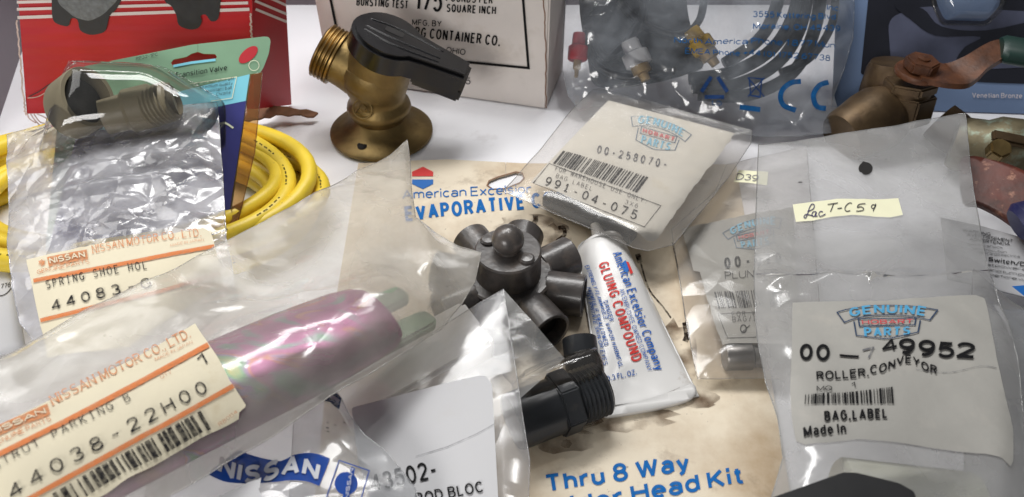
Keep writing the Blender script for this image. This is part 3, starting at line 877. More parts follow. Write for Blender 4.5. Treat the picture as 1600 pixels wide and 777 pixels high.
V, F = cat(prism(ol, 0, .0165, Ml, .0030, 4), prism([(.022, -.010), (.0545, -.0075), (.0545, .0075), (.022, .010)], -.006, .004, Ml, .0015, 2))
hnd = mesh('lever_handle', V, F, M['black_gloss'], root, True, sharp=35)
ribs = []
for yy in (-.0095, -.0035, .0085):
    ribs.append(tube([Ml @ Vector(p) for p in spline([(-.015, yy * .7, .0163), (0, yy, .0165), (.016, yy * .95, .0165), (.034, yy * .7, .0162)], 6)], .0007, 8))
V, F = cat(*ribs)
mesh('grip_rib', V, F, M['black_gloss'], hnd)
V, F = prism(rnd([(-.004, .001), (.008, .001), (.008, .0062), (-.004, .0062)], .0016), .0160, .0168, Ml)
mesh('slot', V, F, M['hole_shade'], hnd, False)  # dark pad painted for the slot's shade; the handle is not cut
ed = (CP - B0).normalized(); ed = Vector((-.12, ed.y, .05)).normalized()
Me = frame(B0 + Vector((-.0035, 0, .031)) + ed * .0195, ed + Vector((0, 0, .3)), (1, 0, 0))
ring = tube([Me @ Vector((.0062 * math.cos(2 * PI * i / 28), .0062 * math.sin(2 * PI * i / 28), .0003)) for i in range(28)], .0006, 6, True)
tri = tube([Me @ Vector(p) for p in ((-.0045, -.0025, 0), (0, .0045, .0003), (.0045, -.0025, 0), (-.0045, -.0025, 0))], .0005, 6)
tr2 = tube([Me @ Vector(p) for p in ((-.0025, .001, 0), (0, -.003, .0003), (.0025, .001, 0))], .0004, 6)
V, F = cat(ring, tri, tr2)
mesh('cast_emblem', V, F, M['brass'], root)
V, F = lathe([(1e-6, -.001), (.0032, -.001), (.0032, .0062), (1e-6, .0062)], frame(at(566, 240, .002), (0, 0, 1)), 20)
mesh('screw_hole_shade', V, F, M['hole_shade'], root)  # dark stub painted for the shade in a screw opening

bpy.data.objects['hose_bibb'].scale = (.95, .95, .93)
# ================================================================ yellow cable coil
cc = at(205, 345, .0)
root = thing('cable_coil', 'bright yellow cable coiled in a loose ring beneath the bags', 'cable', cc)
parts = []
rr = .0044
loops = [(.104, .074, .006), (.097, .066, .0056), (.086, .057, .006), (.103, .070, .0165), (.091, .062, .0165), (.107, .066, .017), (.098, .074, .027), (.080, .052, .016), (.105, .079, .0255), (.088, .066, .0255)]
for i, (ra, rb, zz) in enumerate(loops):
    rg = random.Random(i + 20); ph = rg.uniform(0, 6)
    ox, oy = rg.uniform(-.004, .004), rg.uniform(-.004, .004)
    pts = []
    for k in range(64):
        an = 2 * PI * k / 64
        wv = 1 + .02 * math.sin(2 * an + ph) + .012 * math.sin(3 * an + ph * 2)
        pts.append(cc + Vector((ra * wv * math.cos(an) + ox, .80 * rb * wv * math.sin(an) + oy, zz + .002 * math.sin(2 * an + ph))))
    parts.append(tube(pts, rr, 12, True))
V, F = cat(*parts)
cb_ = mesh('cable', V, F, M['yellow'], root)
dash = []
for i in (0, 3, 5, 6):
    ra, rb, zz = loops[i]
    for k in range(0, 300):
        if k % 23 > 13 or k % 3 == 0: continue
        an = 2 * PI * k / 300; vv = parts[i][0]; j = int(k / 300 * 64) % 64; f_ = k / 300 * 64 - int(k / 300 * 64)
        c0 = sum((vv[j * 12 + q] for q in range(12)), Vector()) / 12; c1 = sum((vv[((j + 1) % 64) * 12 + q] for q in range(12)), Vector()) / 12
        p = c0.lerp(c1, f_); tdir = (c1 - c0).normalized(); o_ = (Vector((0, -.45, .9)) - tdir * tdir.dot(Vector((0, -.45, .9)))).normalized()
        dash.append(tube([p + o_ * (rr * .90) - tdir * .0006, p + o_ * (rr * .90) + tdir * .0005], .0006, 6))
V, F = cat(*dash)
mesh('jacket_print', V, F, M['yprint'], cb_)

# ================================================================ blister pack of a transition valve
Sb = S3((214, 88, .088), (424, 58, .088), (355, 372, .022))
root = thing('blister_card', 'green and navy hang card of a transition valve pack leaning on the red box', 'packaging', at(350, 330, .0))
cardp = rnd([(130, 104), (300, 70), (424, 56), (420, 84), (408, 115), (392, 116), (372, 255), (356, 372), (70, 400), (90, 190)], [4, 0, 12, 6, 14, 4, 0, 4, 4, 4])
# hang slot cut through the card by a seam to its top edge
slot = [(309, 81), (299, 84), (291, 89), (271, 93), (267, 98), (270, 103), (300, 97), (336, 93), (339, 89), (336, 84.5), (318, 84), (309.4, 81.2)]
ci = [i for i, p in enumerate(cardp) if 280 < p[0] < 320 and p[1] < 75][0]
mp = cardp[:ci + 1] + [(309, 68.9)] + slot + [(309.4, 68.8)] + cardp[ci + 1:]
crd = patch(Sb, mp, M['green'], root, 0, 'backing_card', .012, .0006, False)
patch(Sb, rnd([(120, 190), (286, 142), (392, 116), (386, 160), (130, 215)], [0, 0, 4, 0, 0]), M['teal'], crd, .0003, 'teal_band', .012)
patch(Sb, [(120, 212), (386, 158), (371, 255), (354, 370), (75, 395)], M['navy'], crd, .0006, 'navy_band', .012)
line(Sb, [(297, 132), (370, 121), (363, 154), (330, 159)], 1.2, M['cream_line'], crd, .0007, 'printed_frame')
line(Sb, [(271, 104), (300, 98.5), (337, 94)], 4, M['teal'], crd, .0004, 'slot_edge')
for s, p, q, h in (('Transition Valve', (274, 123), (355, 110.5), 8.5), ('Quarter turn shut off', (299, 134.5), (365, 126.5), 5.2), ('Premium quality', (313, 139.5), (364, 133), 5), ('resistant ball', (321, 145.5), (362, 140), 5), ('Chrome', (338, 151), (361, 147), 5), ('PP32-1PC', (213, 95.5), (247, 88), 5)):
    txt(Sb, s, p, q, h, M['inkthin'] if h < 8 else M['ink'], crd, .012, slant=.18, off=.0007)
line(Sb, [(343 + 0 * i, 195) if i == 0 else q for i, q in enumerate([(343, 193), (352, 193), (365, 201)])], 3, M['cream_line'], crd, .0009, 'printed_swoosh', n=4)
rp = [(388 + 14 * math.cos(a) * (1 if True else 0) + 5 * math.sin(a) * -1, 86 + 13 * math.sin(a) - 4 * math.cos(a)) for a in [2 * PI * i / 24 for i in range(24)]]
patch(Sb, rp, M['red_shaded'], crd, .0003, 'round_hole', .01)
cp_ = [(397 + 8 * math.cos(a), 103 + 8 * math.sin(a)) for a in [2 * PI * i / 20 for i in range(20)]]
line(Sb, cp_, 1, M['cream_line'], crd, .0005, 'printed_ring', closed=True)
# clear shell over the card
Sbb = Surf(Sb.o, Sb.o + Sb.e1, Sb.o + Sb.e1 * .5 + Sb.e2); Sbb.e1, Sbb.e2, Sbb.n = Sb.e1, Sb.e2, Sb.n
shell = rnd([(108, 104), (122, 97), (250, 103), (305, 132), (352, 160), (352, 230), (60, 260), (82, 170)], [10, 10, 20, 20, 14, 4, 4, 8])
V, F = None, None
bag(root, Sbb, shell, M['f_blister'], depth=.027, soft=.006, crinkle=crk(5, 40, .0006), step=.004, back=None, name='clear_blister', rimr=.0004, gap=.0005)
Sam = Surf(Sb.o, Sb.o + Sb.e1, Sb.o + Sb.e1 * .5 + Sb.e2); Sam.e1, Sam.e2, Sam.n = Sb.e1, Sb.e2, Sb.n
bag(root, Sam, [(410, 114), (391, 117), (371, 256), (352, 374), (366, 372), (398, 240)], M['f_amber'], depth=.004, soft=.004, step=.006, back=.6, name='amber_flange', rimr=.0003)
# the valve inside
vc = Sb.px(190, 172, .010)
root = thing('transition_valve', 'grey tan plastic valve seen through the clear blister', 'valve', vc)
Sb.h = lambda u, v: .0125
Mv = frame(Sb.px(162, 184, 0), Sb.e1 + Sb.e2 * .10, Sb.n)
V, F = lathe([(.0085, 0), (.0090, .010), (.0108, .012), (.0108, .024), (.0090, .026), (.0088, .034)], Mv, 32)
mesh('body', V, F, M['tan'], root, True, sharp=32)
Mo = frame(Sb.px(130, 160, .0015), Sb.n * .74 + Sb.e1 * .62 - Sb.e2 * .05, Sb.e2)
V, F = lathe([(.0128, -.012), (.0128, .006), (.0124, .007), (.0106, .007), (.0102, -.009), (1e-6, -.009)], Mo, 40, 1.2, 1)
so = mesh('socket', V, F, M['tan'], root, True, sharp=32)
V, F = lathe([(.0101, -.002), (.0098, -.0080), (1e-6, -.0084)], Mo, 30, 1.2, 1)
mesh('bore_shade', V, F, M['shade_in'], so)
Mt = frame(Sb.px(228, 172, .001), Sb.e1 + Sb.n * .35 + Sb.e2 * .05, Sb.n)
pr = [(.0085, 0)]; z = .002
for i in range(6): pr += [(.0092, z), (.0100, z + .0008), (.0092, z + .0016)]; z += .0021
pr += [(.0090, z), (.0076, z + .001), (.0074, z - .006), (1e-6, z - .006)]
V, F = lathe(pr, Mt, 30)
tp = mesh('threaded_port', V, F, M['tan'], root, True, sharp=32)
V, F = lathe([(.0073, z - .0050), (1e-6, z - .0048)], Mt, 24)
mesh('bore_shade', V, F, M['shade_in'], tp)
Sb.h = lambda u, v: 0.0

# ================================================================ clear bag marked SPRING SHOE HOL
S1 = S3((20, 210, .062), (345, 172, .068), (200, 520, .050))
lab1 = [(42, 407), (75, 399), (150, 383), (201, 374), (222, 375), (318, 357), (330, 364), (336, 384), (350, 450), (200, 545), (75, 560), (67, 520)]
out1 = [(10, 210), (30, 203), (62, 195), (130, 186), (200, 178), (270, 170), (340, 163), (343, 200), (346, 250), (350, 310), (354, 372), (372, 470), (260, 560), (90, 570), (62, 545), (32, 505), (20, 450), (14, 390), (14, 300)]
root = thing('parts_bag', 'crinkled clear plastic bag with a cream label reading SPRING SHOE HOL', 'plastic bag', at(180, 420, .0))
ck1 = crk(11, 30, .0026, .8, (1, .7), .6); ck1b = crk(17, 75, .0016, .85, (1, .6), -.5)
ck1c = crumple(5, 70, .0042, 6); ck1d = crumple(8, 190, .0016, 6)
flm = bag(root, S1, out1, M['f_clear'], .006, .02, lambda u, v: ck1(u, v) * .5 + ck1c(u, v) + ck1d(u, v), [ridge(S1, (60, 322), (345, 268), .002, .004)], .0021, 1.2, calm=[lab1], calmf=.12)
lb = patch(S1, torn(lab1, .7, 7, 3, edges=(1, 2, 3, 4)), M['paper'], root, .0005, 'label')


def maker_label(S, lb, logo, gen, comp, made, st1, st2, wst, star=None):
    mpx = quadmap(S, logo)
    v, f = sheet(S, logo, .004, .0004 + .0005)
    bn = mesh('logo_block', v, f, M['orangef'], lb, False)
    tlq, trq, brq, blq = [Vector(p) for p in logo]
    txt(S, 'NISSAN', blq.lerp(brq, .05) + (tlq - blq) * .2, blq.lerp(brq, .95) + (trq - brq) * .2, (tlq - blq).length * .6, M['paper'], lb, .03, off=.0013)
    txt(S, 'GENUINE PARTS', *gen, M['orangef'], lb, .012, off=.0010)
    txt(S, 'NISSAN MOTOR CO., LTD.', *comp, M['orangef'], lb, .004, off=.0010, serif=True)
    txt(S, 'MADE IN JAPAN', *made, M['orangef'], lb, .0, off=.0010)
    for st in (st1, st2): line(S, st, wst, M['orange'], lb, .0010, 'orange_stripe')


maker_label(S1, lb, [(75, 404), (137, 392), (139, 407), (78, 419)], ((60, 431), (142, 414), 6.5), ((146, 399), (316, 372), 13), ((268, 388), (320, 379), 4.2),
            [(54, 441), (120, 428), (200, 413), (270, 399), (336, 387)], [(65, 503), (110, 492), (155, 480), (250, 458), (345, 430)], 6)
v, f = sheet(S1, [(67 + 6 * math.cos(2 * PI * i / 12) * (1 if i % 2 else .7), 413 + 6 * math.sin(2 * PI * i / 12) * (1 if i % 2 else .7)) for i in range(12)], None, .0010)
mesh('logo_mark', v, f, M['orangef'], lb, False)
txt(S1, 'SPRING SHOE HOL', (75, 454), (231, 423), 13.5, M['inkf'], lb, .004, True, off=.0010, fillw=.72)
txt(S1, '44083-G', (84, 489), (240, 452), 17, M['inkf'], lb, .02, True, off=.0010, fillw=.68)
# ================================================================ white printed tag at the left edge
St = S3((0, 370, .022), (20, 540, .02), (-60, 400, .022))
root = thing('printed_tag', 'white plastic tag with bold black lettering cut off at the left edge', 'tag', at(-10, 450, .0))
tg = patch(St, rnd([(-80, 345), (4, 367), (18, 388), (26, 470), (40, 545), (-80, 570)], [0, 8, 8, 8, 0, 0]), M['paperw2'], root, 0, 'tag_sheet', .006, .001)
line(St, [(-20, 366), (2, 374), (15, 386)], 7, M['ink'], tg, .0004, 'printed_arc', n=5)
txt(St, 'ASSY', (1, 392), (8, 428), 12, M['ink'], tg, .03, off=.0004, slant=.3)
line(St, [(-20, 462), (2, 463), (12, 458), (20, 448)], 1.2, M['ink'], tg, .0004, 'printed_arc', n=5)
txt(St, '776', (2, 452), (17, 449), 7, M['ink'], tg, .01, off=.0004, slant=.3)

# ================================================================ cream backing card of the spider head kit
Sk = S3((640, 252, .0010), (1150, 250, .0010), (900, 777, .0010))
kout = [(560, 256), (640, 252), (700, 250), (816, 256), (1150, 258), (1235, 777), (1250, 850), (480, 900), (520, 500)]
slotk = [(790, 274.6), (778, 278), (764, 284), (761, 291), (770, 297), (790, 296), (812, 287), (819, 280), (816, 272), (806, 270), (790.6, 274.4)]
kk = kout[:2] + [(700, 250), (790, 254.6)] + slotk + [(790.6, 254.7), (816, 256)] + kout[4:]
root = thing('hang_card', 'large cream card with blue lettering for an evaporative cooler kit', 'card', at(900, 500, 0))
kc = patch(Sk, kk, M['card'], root, .0004, 'card_sheet', .01, .0009, False)
line(Sk, slotk, 1.6, M['kraft'], kc, .0007, 'slot_edge', closed=True)
v, f = sheet(Sk, [(644, 277), (644, 270), (661, 262), (677, 270), (677, 277)], None, .0007); mesh('logo_red_half', v, f, M['redlogo'], kc, False)
v, f = sheet(Sk, [(644, 282), (677, 282), (677, 289), (661, 297), (644, 289)], None, .0007); mesh('logo_blue_half', v, f, M['bluelogo'], kc, False)
txt(Sk, 'American Excelsior', (629, 313), (830, 303.5), 14.5, M['blue'], kc, .006, off=.0007)
txt(Sk, 'EVAPORATIVE COOLER', (634, 348), (933, 317), 24, M['blue'], kc, .035, off=.0007)
txt(Sk, 'Thru 8 Way', (857, 772), (1078, 737), 29, M['blue'], kc, .032, off=.0007)
txt(Sk, 'Spider Head Kit', (836, 815), (1161, 757), 29, M['blue'], kc, .032, off=.0007)
# dried glue marks
for pts, wv in (([(836, 336), (837, 345), (834, 350)], 8), ([(1000, 400), (1003, 420), (1015, 455), (1035, 480), (1048, 498)], 2.6), ([(996, 398), (1000, 412)], 8), ([(870, 378), (882, 368), (880, 357), (872, 358)], 6),
                ([(985, 380), (968, 372), (955, 368)], 5), ([(1050, 380), (1062, 440), (1073, 515)], 1.6), ([(1070, 505), (1073, 525), (1070, 535)], 9)):
    line(Sk, pts, wv, M['glue_line'], kc, .0006, 'glue_mark', n=5)
for cx, cy, rx, ry, sd_ in ((950, 655, 110, 26, 1), (880, 690, 60, 20, 2), (1060, 560, 34, 60, 3), (760, 480, 70, 30, 4), (830, 355, 60, 18, 5), (885, 695, 9, 7, 6), (800, 520, 90, 80, 7), (905, 640, 50, 34, 8), (1088, 625, 40, 16, 9), (855, 375, 40, 26, 10)):
    rg = random.Random(sd_)
    pl = [(cx + rx * math.cos(2 * PI * i / 24) * rg.uniform(.75, 1.1), cy + ry * math.sin(2 * PI * i / 24) * rg.uniform(.75, 1.1)) for i in range(24)]
    patch(Sk, pl, M['smudge'], kc, .00055 + sd_ * 1e-5, 'dust_smudge', .01)

# ---------------------------------------------------------------- eight way manifold
mc = at(794, 468, .0012)
root = thing('manifold_head', 'dusty dark grey eight-way manifold with a ball knob on the cream card', 'fitting', mc)
Mm = frame(mc, (0, 0, 1))
V, F = lathe([(1e-6, 0), (.021, 0), (.022, .002), (.022, .012), (.0205, .0145), (.0218, .0172), (.0218, .0190), (.0208, .0197), (.0166, .0199)], Mm, 48)
mesh('hub_base', V, F, M['manifold'], root, True, sharp=32)
V, F = lathe([(.0166, .019), (.0162, .0200), (.0160, .0338), (.0152, .0346), (1e-6, .0347)], Mm, 48)
cap = mesh('hub_cap', V, F, M['manifold'], root, True, sharp=32)
kb = [(1e-6, .0340), (.0058, .0343), (.0056, .0356)]
kb += [(0.0078 * math.sin(a), .0408 - .0072 * math.cos(a)) for a in [math.radians(45 + i * 13) for i in range(11)]] + [(1e-6, .0480)]
V, F = lathe(kb, Mm, 32)
mesh('ball_knob', V, F, M['manifold'], root)
studs = []
for an in (148, -38):
    c = Vector((.0112 * math.cos(math.radians(an)), .0112 * math.sin(math.radians(an)), .0334))
    V, F = lathe([(.0038, -.016), (.0038, .0022), (.003, .0030), (1e-6, .0032)], Mm @ Matrix.Translation(c), 20)
    mesh('stud', V, F, M['manifold'], cap, True, sharp=32)
for k in range(8):
    an = math.radians(-13 + 45 * k); d = Vector((math.cos(an), math.sin(an), .04 if k != 6 else .0)).normalized()
    Mp = frame(mc + Vector((0, 0, .0100)) + d * .0165, d, (0, 0, 1))
    V, F = lathe([(.0088, 0), (.0092, .0030), (.0103, .0034), (.0105, .0212), (.0102, .0216), (.0088, .0216), (.0085, .0210), (.0082, .004), (1e-6, .004)], Mp, 32)
    po = mesh('outlet_port', V, F, M['manifold'], root, True, sharp=32)
    V, F = lathe([(.0083, .0150), (.0079, .006), (1e-6, .0059)], Mp, 24)
    mesh('bore_shade', V, F, M['shade_in'], po)

# ---------------------------------------------------------------- glue tube
tA = (940, 388); tB = (1017, 628)
Su = S3((940, 388, .005), (1017, 628, .002), (1050, 500, .003))
uA = Vector(Su.uv(*tA)); uB = Vector(Su.uv(*tB)); ax = (uB - uA); Lt = ax.length; ax.normalize(); px_ = Vector((-ax.y, ax.x))
wA = (Vector(Su.uv(907, 398)) - Vector(Su.uv(974, 379))).length / 2; wB = (Vector(Su.uv(945, 645)) - Vector(Su.uv(1088, 607))).length / 2


def tube_wt(t):
    k = max(0, min(1, t)); e = k * k * (3 - 2 * k)
    return wA * (1 - k) + wB * k * .98, .0115 * (1 - e) ** .8 + .0012


def tube_h(u, v):
    q = Vector((u, v)) - uA; t = q.dot(ax) / Lt; s = q.dot(px_)
    wd, th = tube_wt(t)
    x = min(1, abs(s) / wd)
    edge = min(1, max(0, (t + .0) / .05)) if t < .05 else 1
    dent = .0016 * noise.noise(Vector((u * 45, v * 45, 2))) + .0005 * noise.noise(Vector((u * 110, v * 110, 5)))
    e2 = math.sqrt(max(0, min(1, edge * (2 - edge))))
    return (th * (1 - x ** 2.4) ** .5 + dent * (1 - x)) * (.35 + .65 * e2)


Su.h = lambda u, v: 0.0
ol = []
for t in [i / 24 for i in range(25)]: ol.append(tuple(uA + ax * Lt * t + px_ * tube_wt(t)[0]))
ol2 = [tuple(uA + ax * Lt * t - px_ * tube_wt(t)[0]) for t in [i / 24 for i in range(25)]]
capc = [tuple(uA - ax * .004 * math.sin(a) + px_ * wA * math.cos(a)) for a in [PI * i / 10 for i in range(9, 0, -1)]]
tpoly = ol + ol2[::-1] + capc
Su.h = tube_h
V1, F1 = sheet(Su, None, .0028, 0, uvs=tpoly)
root = thing('glue_tube', 'small white tube of gluing compound with red and blue lettering', 'tube', Su.px(975, 520, -.01))
low = Surf(Su.o, Su.o + Su.e1, Su.o + Su.e1 * .5 + Su.e2); low.e1, low.e2, low.n = Su.e1, Su.e2, Su.n; low.h = lambda u, v: -.12 * tube_h(u, v)
V2, F2 = sheet(low, None, .006, 0, uvs=tpoly)
V, F = cat((V1, F1), (V2, F2), rim(Su, tpoly, .0006))
tb = mesh('tube_body', V, F, M['tube'], root)
# crimped end
Sk2 = Surf(Su.o, Su.o + Su.e1, Su.o + Su.e1 * .5 + Su.e2); Sk2.e1, Sk2.e2, Sk2.n = Su.e1, Su.e2, Su.n
Sk2.h = lambda u, v: .0028 + .0006 * math.sin(u * 300)
crimp = spline([Vector(p) for p in [(943, 640), (968, 634), (1010, 624), (1060, 608), (1080, 600), (1088, 608), (1080, 622), (1040, 634), (1000, 642), (960, 648), (946, 648)]], 4, True)
V, F = sheet(Sk2, [tuple(p) for p in crimp], .004, 0, .0026)
mesh('crimped_end', V, F, M['tube'], root)
Mn = frame(Su.pt(*(uA - ax * .001), -.002), Vector(Su.e1 * -ax.x + Su.e2 * -ax.y) + Su.n * .25 - RV * .12)
V, F = lathe([(.0115, -.001), (.0112, .0005), (.006, .0022), (.0042, .003), (.0040, .005), (.0032, .008), (.0024, .0125), (1e-6, .0127)], Mn, 28)
mesh('nozzle', V, F, M['tube'], root, True, sharp=32)
dirn = Vector((76, 240)).normalized()
for s, p, q, h, mt, bo, sl in (('American Excelsior Company', (956, 397), (1024, 581), 15, 'tubeblue', .012, .1), ('AN EMPLOYEE OWNED COMPANY', (967, 454), (1012, 582), 7.5, 'tubeblue', 0, 0),
                               ('GLUING COMPOUND', (934, 414), (988, 568), 17, 'redink', .02, 0), ('DANGER', (942, 472), (952, 504), 7.5, 'tubeblue', .012, 0),
                               ('EXTREMELY FLAMMABLE. VAPOR HARMFUL', (913, 418), (967, 576), 7.5, 'tubeblue', .012, 0), ('HARMFUL IF SWALLOWED', (916, 452), (944, 542), 7.5, 'tubeblue', .012, 0),
                               ('MAY IRRITATE SKIN OR EYES', (913, 458), (943, 572), 7, 'tubeblue', .012, 0), ('0.3 FL. OZ.', (949, 597), (995, 586), 8.5, 'tubeblue', .015, 0)):
    txt(Su, s, p, q, h, M[mt], tb, bo, slant=sl, off=.0005, step=.003)
v, f = sheet(Su, [(971, 413), (977, 408), (984, 418), (980, 428), (974, 424)], .003, .0006); mesh('logo_mark', v, f, M['bluelogo'], tb, False)
v, f = sheet(Su, [(978, 410), (982, 411), (989, 428), (985, 430)], .003, .0007); mesh('logo_mark', v, f, M['redlogo'], tb, False)
for i, pts in enumerate(([(985, 634), (1030, 622), (1055, 611)], [(990, 643), (1025, 632)], [(1040, 620), (1062, 607)])):
    line(Su, pts, 2.5, M['smudge'], tb, .0008, 'grime_streak')

# ---------------------------------------------------------------- black threaded adapter and grey pipe
aA = at(800, 660, .0145); aB = at(942, 606, .0145)
Ma = frame(aA, aB - aA, (0, 0, 1)); La = (aB - aA).length
root = thing('pipe_adapter', 'black threaded pipe adapter with a hex collar under the clear blister', 'fitting', (aA + aB) / 2 - Vector((0, 0, .013)))
V, F = lathe([(1e-6, 0), (.0118, 0), (.0122, .001), (.0122, La * .46)], Ma, 36); mesh('barrel', V, F, M['pvcblack'], root, True, sharp=32)
hx = [(.0145 * math.cos(PI / 3 * i + .3), .0145 * math.sin(PI / 3 * i + .3)) for i in range(6)]
V, F = prism(hx, La * .46, La * .66, Ma, .0007); mesh('hex_collar', V, F, M['pvcblack'], root, True, sharp=25)
pr = [(.0108, La * .66)]; z = La * .67
while z < La - .002: pr += [(.0107, z), (.0119, z + .0009), (.0107, z + .0018)]; z += .0020
pr += [(.0105, La), (1e-6, La)]
V, F = lathe(pr, Ma, 36); mesh('threaded_end', V, F, M['pvcblack'], root, True, sharp=32)
gA = at(912, 585, .006); gB = at(905, 530, .012)
V, F = lathe([(.0075, 0), (.008, .002), (.008, (gB - gA).length), (.0066, (gB - gA).length), (.006, .004), (1e-6, .004)], frame(gA, gB - gA, (1, 0, 0)), 28)
tag(mesh('pipe_nipple', V, F, M['pvcblack'], None, True, gA.copy(), 50), 'short dark grey pipe stub lying between the manifold and glue tube', 'fitting')
Sd = S3((830, 560, .003), (940, 560, .003), (900, 690, .003))
root2 = thing('blister_shell', 'dusty clear blister film stretched over the black adapter on the card', 'packaging', at(885, 620, .001))
bag(root2, Sd, rnd([(800, 600), (862, 565), (935, 560), (952, 640), (930, 662), (880, 674), (832, 690), (805, 700)], 8), M['f_dust'], .002, .006, crk(21, 60, .0012, .6),
    [ridge(Sd, (800, 660), (936, 612), .0265, .016)], .003, None, name='shell')

# ================================================================ bag with white label ending ROD BLOC
wb0 = at(640, 560, .019)
Mw = frame(wb0, Vector((0, -.12, 1)), at(720, 520, .019) - at(560, 600, .019))
V, F = box((0, 0, -.006), .072, .028, .014, Mw, .002)
tag(mesh('plastic_block', V, F, M['whiteblock'], None, True, wb0.copy(), 40), 'smooth white plastic block wrapped in the hazy bag above the white label', 'plastic part')
S4 = S3((787, 453, .040), (826, 777, .036), (540, 600, .030))
out4 = [(787, 453), (793, 490), (800, 540), (808, 590), (815, 640), (828, 720), (824, 830), (600, 880), (450, 830), (460, 650), (540, 598), (610, 560), (690, 512), (745, 477)]
lab4 = rnd([(550, 638), (757, 586), (769, 600), (780, 800), (600, 850), (560, 720)], [4, 13, 8, 0, 0, 0])
root = thing('parts_bag', 'hazy grey bag with a folded corner and a white label ending ROD BLOC', 'plastic bag', at(690, 650, .0))
bag(root, S4, out4, M['f_haze'], .003, .01, crumple(55, 45, .0011, 5), [], .0028, 1.0, calm=[lab4], calmf=.5)
lb = patch(S4, lab4, M['paperw2'], root, .0005, 'label')
txt(S4, '43502-', (583, 772), (684, 748), 28, M['ink'], lb, .006, off=.0010)
txt(S4, 'ROD BLOC', (652, 790), (756, 771), 17.5, M['ink'], lb, .014, off=.0010)
line(S4, [(650, 715), (700, 700), (745, 680), (772, 665)], .8, M['inkghost'], lb, .0009, 'crease_shade')  # shade of a crease drawn as a grey line on the label
S4f = S3((787, 453, .0405), (880, 561, .0345), (813, 622, .036), crk(7, 45, .0006, .6))
patch(S4f, [(787, 453), (835, 506), (882, 561), (848, 592), (812, 624), (800, 540)], M['f_grey'], root, .0003, 'folded_corner', .003)

# ================================================================ bag with blue printed banner, bottom left
S5 = S3((525, 612, .046), (300, 777, .050), (600, 777, .044))
out5 = [(490, 612), (520, 608), (533, 622), (545, 648), (570, 680), (600, 705), (625, 735), (648, 765), (660, 800), (640, 860), (200, 900), (230, 760), (330, 690), (420, 640)]
root = thing('parts_bag', 'grey plastic bag printed with a wavy blue banner and a small blue emblem', 'plastic bag', at(440, 740, .0))
f5a = crk(41, 28, .0014, .6); f5b = crumple(25, 60, .0030, 6)
fl5 = bag(root, S5, out5, M['f_print'], .005, .014, lambda u, v: f5a(u, v) + f5b(u, v), [], .0025, 1.2)
ban = [tuple(p) for p in spline([Vector(p) for p in [(328, 739), (350, 722), (372, 705), (388, 711), (405, 716), (422, 720), (439, 722), (461, 712), (483, 709), (500, 712), (516, 718)]], 3)]
ban += [tuple(p) for p in spline([Vector(p) for p in [(499, 761), (480, 754), (455, 752), (428, 755), (400, 757), (377, 757), (350, 754), (328, 744)]], 3)]
bn = patch(S5, ban, M['bluebanner'], fl5, .0006, 'blue_banner', .003)


def wav(x, y):
    return x, y + .38 * math.sin(2.2 * PI * x + 2.3) * (1 - x * .3) - .25


txt(S5, 'NISSAN', (340, 742), (497, 748), 28, M['filmgrey'], bn, .045, slant=.15, off=.0011, warp=wav)
em = [(530, 721), (577, 737), (563, 785), (508, 785)]
line(S5, em, 1.7, M['bluebanner'], fl5, .0006, 'emblem_frame', closed=True)
dsk = [(541 + 18 * math.cos(2 * PI * i / 28), 757 + 18 * math.sin(2 * PI * i / 28)) for i in range(28)]
dk = patch(S5, dsk, M['bluebanner'], fl5, .0006, 'emblem_disc', .004)
mb_ = [(549, 732), (555, 735), (545, 786), (534, 786)]
patch(S5, mb_, M['bluebanner'], fl5, .0010, 'emblem_bar', .004)
txt(S5, 'NISSAN', (544, 785), (553, 736), 6, M['filmgrey'], dk, .02, off=.0014)
v, f = sheet(S5, [(493, 624), (517, 608), (534, 624), (530, 641), (522, 636), (516, 630), (500, 627)], .003, .0006); bk = mesh('printed_corner', v, f, M['bluefilmd'], fl5, False)
line(S5, [(504, 622), (518, 622), (530, 630)], 5, M['filmgrey'], bk, .0010, 'pale_stripe', n=3)
for i, (x, y) in enumerate(((512, 662), (524, 666), (512, 670), (538, 662), (513, 676))):
    line(S5, [(x - 2, y), (x + 2, y + 1)], 2, M['inkghost'], fl5, .0008, 'speck')
Sx = S3((340, 777, .057), (405, 747, .058), (405, 790, .056))
tag(patch(Sx, torn([(300, 795), (340, 777), (408, 746), (404, 765), (409, 777), (405, 800)], 1.6, 5, 8), M['paperw2'], None, 0, 'paper_scrap', .004), 'torn scrap of white paper poking up at the bottom left', 'paper')

# ================================================================ the plated strut and its bag
S2 = S3((640, 222, .040), (690, 518, .050), (0, 660, .078))
stA, stB = (40, 735), (650, 512)
rdg = ridge(S2, (40, 765), (585, 507), .012, .025)
S2.h = lambda u, v: 0.0
q0 = S2.px(-60, 802, .0015); q1 = S2.px(566, 507, .0015)
root = thing('strut', 'pink and green plated metal strut with a forked end inside the milky bag', 'metal strut', q1)
Mst = frame(q0, q1 - q0, S2.n); Ls = (q1 - q0).length
V, F = lathe([(1e-6, 0), (.0215, 0), (.0212, Ls * .8), (.0196, Ls * .97), (.0180, Ls * 1.03), (.015, Ls * 1.06), (1e-6, Ls * 1.07)], Mst, 44, .42, 1.0)
mesh('strut_tube', V, F, M['irid'], root, True, sharp=32)
for sgn, c in ((1, 'iridg'), (-1, 'iridg')):
    Mfk = frame(S2.px(600, 488, -.005), S2.n, q1 - q0) @ Matrix.Translation((0, sgn * .0092, 0))
    V, F = prism(rnd([(-.012, -.006), (.018, -.0052), (.018, .0045), (-.012, .006)], .004), -.003, .002, Mfk, .001)
    mesh('fork_prong', V, F, M[c], root, True, sharp=40)
lab2 = [(-60, 695), (0, 666), (100, 617), (200, 567), (305, 507), (330, 545), (358, 595), (385, 643), (384, 650), (375, 660), (374, 668), (270, 723), (170, 778), (60, 835), (-60, 890)]
